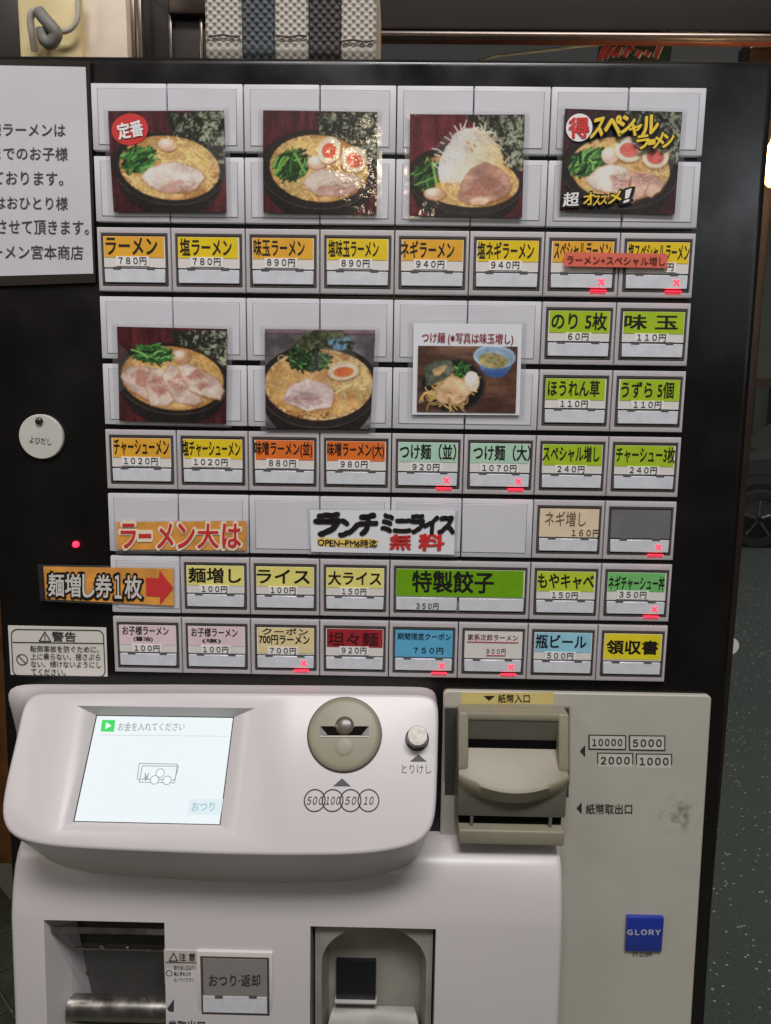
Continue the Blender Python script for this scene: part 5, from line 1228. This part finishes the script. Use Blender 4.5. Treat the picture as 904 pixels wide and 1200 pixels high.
# ================================================================== SIGNS AND STICKERS
# paper notice in a clear sleeve, upper left
YN = .0022
nt_ = sheet('paper_notice', [(-36, 68), (105.5, 72), (112, 331), (-24, 336)], YN, .0012, mat('dark_sleeve', (52, 46, 42), .22, coat=.6)); tag(nt_, 'white laminated paper notice with six lines of black print on the black door', 'notice')
sheet('paper', [(-33, 76), (100.5, 78.5), (109.5, 320.5), (-22, 324)], YN - .0003, .0004, PAPER, nt_)
for s, x0, x1, y0, y1 in (('お子様ラーメンは', -52, 76.5, 144, 159), ('までのお子様', -10, 79.5, 172, 187), ('ております。', -9, 74, 201, 216), ('はおひとり様', -6, 79.5, 230, 245), ('させて頂きます。', -3, 104, 258, 274), ('ラーメン宮本商店', -25, 97.5, 287, 303)):
    if x0 < -30: s, x0 = '様ラーメンは', -13
    ltr_q(s, [(x0, y0 - .6), (x1, y0 + .6), (x0 + .4, y1)], YN - .0008, INKG, nt_, bold=0, mincho=.00010)
# call disc on a pin
dc = at(47, 512, .0); rd = np.linalg.norm(at(73, 512, 0) - dc)
bm = bmesh.new(); lathe(bm, dc + np.array([0, .005, 0]), (0, -1, 0), [(rd, 0), (rd, .0028), (rd - .0006, .0035), (0, .0035)], 56); cd = tag(mkbm('call_disc', bm, mat('disc_white', (196, 196, 190), .45, gain=1.15, noise=.06, nscale=40), None, 30), 'round white plastic disc reading よびだし pinned to the black door', 'disc')
ltr_q('よびだし', [(35, 511), (60.5, 514), (34.8, 519)], .0011, INKG, cd, bold=.0)
pn = at(45.5, 493.5, .0); bm = bmesh.new(); lathe(bm, pn + np.array([0, .0014, 0]), (0, -1, 0), [(.0032, 0), (.0030, .0016), (.0018, .0024), (0, .0027)], 18); mkbm('pin', bm, STEELD, cd, 50)
# warning sticker
YS = .0044
wsx = sheet('warning_sticker', [(9.5, 733), (124.5, 735.5), (126.5, 797.5), (13, 796)], YS, .0008, mat('sticker_white', (214, 210, 204), .4, gain=1.15)); tag(wsx, 'white warning sticker with black framed text below the orange arrow sign', 'sticker')
def rrect(x0, y0, x1, y1, r, n=5):
    pts = []
    for cx, cy, a0 in ((x1 - r, y0 + r, -90), (x1 - r, y1 - r, 0), (x0 + r, y1 - r, 90), (x0 + r, y0 + r, 180)):
        for k in range(n): t = math.radians(a0 + 90 * k / (n - 1)); pts.append((cx + r * math.cos(t), cy + r * math.sin(t)))
    return pts
px_outline([(x + (y - 735) * .045, y + (x - 15) * .012) for x, y in rrect(13, 737.5, 121, 792, 7)], 1.1, YS - .0004, INKD, wsx, 'frame_line')
sheet('rule', [(15, 752.2), (121.5, 753.6), (121.5, 754.5), (15, 753.1)], YS - .0005, .0002, INKD, wsx)
ltr_q('警告', [(61, 740), (89, 740.5), (61.2, 751.5)], YS - .0005, INKD, wsx, bold=.012)
px_outline([(52.8, 740.5), (59.5, 751.5), (46, 751.3)], 1.1, YS - .0005, INKD, wsx, 'warning_triangle')
sheet('exclamation', [(52.2, 744), (53.5, 744), (53.3, 748.3), (52.4, 748.3)], YS - .0005, .0001, INKD, wsx); sheet('exclamation', [(52.3, 749), (53.5, 749), (53.5, 750), (52.3, 750)], YS - .0005, .0001, INKD, wsx)
px_ring(26, 773, 6.3, 1, YS - .0005, INKD, wsx, 'forbidden_mark'); px_outline([(21.8, 769.2), (22.3, 768.7), (30.3, 776.8), (29.8, 777.3)], .5, YS - .0006, INKD, wsx, 'forbidden_mark')
for k, (s, x1) in enumerate((('転倒事故を防ぐために、', 116), ('上に乗らない、揺さぶら', 117.5), ('ない、傾けないようにし', 118.5), ('てください。', 77))):
    ltr_q(s, [(35.5 + k * .4, 756.3 + k * 9), (x1, 757.2 + k * 9), (35.6 + k * .4, 764 + k * 9)], YS - .0005, INKD, wsx, bold=.004)
# orange sign with red arrow, reaching over the blank tile
def orange_mat():
    m = mat('orange_print', (226, 158, 74), .35, gain=G, coat=.35, noise=.28, nscale=70); return m
YO = -.0022
so = sheet('arrow_sign', [(44, 662), (205, 664), (205.5, 712), (47.5, 704)], YO + .0004, .0006, FILM); tag(so, 'orange sign with white outlined lettering and red arrow pointing at the first button', 'sign')
sheet('dark_edge', [(44, 662.5), (52, 663), (54, 704), (47.5, 703.5)], YO + .0002, .0004, mat('dark_sleeve', ()), so)
sheet('orange_paper', [(51, 664), (203.5, 666.5), (204, 710), (54, 702)], YO, .0004, orange_mat(), so)
GREYW = mat('pale_grey_print', (206, 202, 198), .4, gain=G)
for s, x0, x1 in (('麺', 57, 75), ('増', 76.5, 94.5), ('し', 97, 110.5), ('券', 112, 131), ('１', 134.5, 142.5), ('枚', 146.5, 166)):
    dy = (x0 - 57) * .028
    ltr_q(s, [(x0 - 1.5, 670.5 + dy), (x1 + 1.5, 671 + dy), (x0 - 1.2, 700 + dy)], YO - .0005, OUTL, so, bold=.06); ltr_q(s, [(x0, 672 + dy), (x1, 672.5 + dy), (x0 + .3, 698.5 + dy)], YO - .0009, GREYW, so, bold=.018)
poly_px('red_arrow', [(171, 677), (186.5, 677.5), (187, 668), (203, 689), (188, 708), (187.5, 699), (171.5, 698)], YO - .0006, RED, so)
sl_ = sheet('orange_sign', [(134.5, 610), (291, 608.5), (291, 649), (136, 649)], YO + .0006, .0006, FILM); tag(sl_, 'orange sign with large red outlined lettering on the blank tiles', 'sign')
sheet('orange_paper', [(136.5, 612), (289, 610.5), (289, 645), (137.5, 644)], YO, .0004, orange_mat(), sl_)
for s, x0, x1 in (('ラ', 142, 159), ('ー', 163, 177), ('メ', 185, 203), ('ン', 209, 228), ('大', 232, 256), ('は', 261, 282)):
    yy0, yy1 = (626, 630) if s == 'ー' else (614, 642)
    ltr_q(s, [(x0 - 1.3, yy0 - 1.3), (x1 + 1.3, yy0 - 1.3), (x0 - 1.3, yy1 + 1.3)], YO - .0005, mat('pale_outline', (240, 214, 190), .4, gain=1.2), sl_, bold=.06); ltr_q(s, [(x0, yy0), (x1, yy0), (x0, yy1)], YO - .0009, mat('sign_red', (196, 52, 52), .4, gain=1.2), sl_, bold=.022)
# lunch sign
ls = sheet('lunch_sign', [(360, 594), (537.5, 597), (536, 653), (361.5, 650)], YO + .0006, .0006, FILM); tag(ls, 'white sign with thick black brush lettering and red characters', 'sign')
sheet('white_paper', [(363, 598), (533.5, 598), (532.5, 650), (365, 646.5)], YO, .0004, PAPERW, ls)
for s, q in (('ラ', [(370, 603), (398, 602), (370, 627)]), ('ン', [(398, 608), (420, 609), (398, 628)]), ('チ', [(420, 603), (442, 602), (420, 627)]), ('ミ', [(448, 603), (461, 603), (447, 623)]), ('ニ', [(462, 609), (481, 609), (462, 623)]), ('ラ', [(481, 604), (497, 604), (481, 624)]), ('イ', [(497, 605), (514, 605), (497, 625)]), ('ス', [(514, 606), (532, 606), (514, 625)])):
    ltr_q(s, q, YO - .0006, INK, ls, bold=.06, wob=.06, shear=.08)
poly_px('highlight_stroke', [(371, 631), (380, 630), (400, 631.5), (430, 630.5), (444, 633), (443, 640), (420, 642), (395, 640.5), (372, 639)], YO - .0003, mat('highlighter', (232, 200, 110), .5, gain=1.2), ls)
ltr_q('OPEN~PM6時迄', [(373, 630.5), (442, 632.5), (373, 640)], YO - .0007, INK, ls, bold=.012, wob=.05)
for s, q in (('無', [(458, 626), (482, 626), (457, 644)]), ('料', [(492, 626), (521, 625), (491, 645)])): ltr_q(s, q, YO - .0006, mat('sign_red', ()), ls, bold=.032, wob=.06)
# red tape label across two buttons
rt = sheet('tape_label', [(662, 295.5), (783, 297.5), (782.5, 314), (661.5, 312)], -.0036, .0004, mat('red_tape', (222, 112, 92), .3, gain=G, coat=.3, noise=.1, nscale=60)); tag(rt, 'red tape label across two sold out special ramen buttons', 'label')
ltr_q('ラーメン+スペシャル増し', [(665, 299), (780, 301), (665, 309.5)], -.0041, mat('dark_red_ink', ()), rt, bold=.004)

# ================================================================== WOVEN BASKET ON TOP
bz = ZT; by = .03
bx_0, bx_1 = at(241, 40, by)[0], at(441, 40, by)[0]
bk = empty('woven_basket', ((bx_0 + bx_1) / 2, by + .11, bz), 'white basket with teal and black woven bands standing on the machine', 'basket')
edges = [bx_0, at(283.5, 40, by)[0], at(322.5, 40, by)[0], at(361.5, 40, by)[0], at(400, 40, by)[0], bx_1]
WV = [mat('white_weave', (186, 180, 170), .6, gain=1.0), mat('teal_weave', (72, 79, 83), .55), mat('black_weave', (58, 54, 52), .55)]
def band(x0, x1, m, big):
    # front face running down and round under the bottom edge, woven relief in the mesh
    prof = []
    for k in range(118): prof.append((0, .13 - k * (.13 - .016) / 117))
    for k in range(1, 13): t = k / 12 * math.pi / 2; prof.append((.016 * (1 - math.cos(t)), .016 * (1 - math.sin(t))))
    prof.append((.12, 0)); prof.append((.2, 0))
    nx = 84; rows = []; d = 0; last = prof[0]
    bm = bmesh.new()
    for i, (y, z) in enumerate(prof):
        d += math.hypot(y - last[0], z - last[1]); last = (y, z); r_ = []
        for j in range(nx + 1):
            f = j / nx; x = x0 + (x1 - x0) * f
            a_ = math.sin(x * math.pi / .0034); b_ = math.sin(d * math.pi / big)
            dis = .0009 * (a_ * b_) + .0007 * abs(b_)
            edge = .0015 * (1 - min(1, min(f, 1 - f) / .06))
            r_.append(bm.verts.new((x, by + y - (dis - edge if i < 130 else 0), bz + z - (dis * .5 if 120 < i < 130 else 0) + .0012)))
        rows.append(r_)
    for A, B in zip(rows, rows[1:]):
        for j in range(nx): bm.faces.new([A[j], A[j + 1], B[j + 1], B[j]])
    return mkbm('band', bm, m, bk, 80)
for k, (m, big) in enumerate(((WV[0], .0030), (WV[1], .0034), (WV[0], .0030), (WV[2], .0034), (WV[0], .0030))):
    band(edges[k], edges[k + 1], m, big)
bm = bmesh.new(); box(bm, bx_0 + .001, bx_1 - .001, by + .004, by + .20, bz, bz + .125, .012, 4); mkbm('liner', bm, WV[0], bk, 40)
zs = at(340, 44, by)[2]
bm = bmesh.new(); tube(bm, [(x, by - .0022, zs + .0006 * math.sin(x * 300)) for x in np.linspace(edges[0] + .002, edges[1] - .001, 8)], .0007, 6); mkbm('piping', bm, mat('piping_brown', (74, 54, 52), .6), bk)
bm = bmesh.new(); tube(bm, [(x, by - .0022, zs + .0006 * math.sin(x * 300)) for x in np.linspace(edges[2] + .001, edges[3] - .001, 8)], .0007, 6); mkbm('piping', bm, mat('piping_brown', ()), bk)
bm = bmesh.new(); tube(bm, [(x, by - .0022, zs - .003 + .0006 * math.sin(x * 300)) for x in np.linspace(edges[4] + .001, edges[5] - .002, 8)], .0007, 6); mkbm('piping', bm, mat('piping_brown', ()), bk)
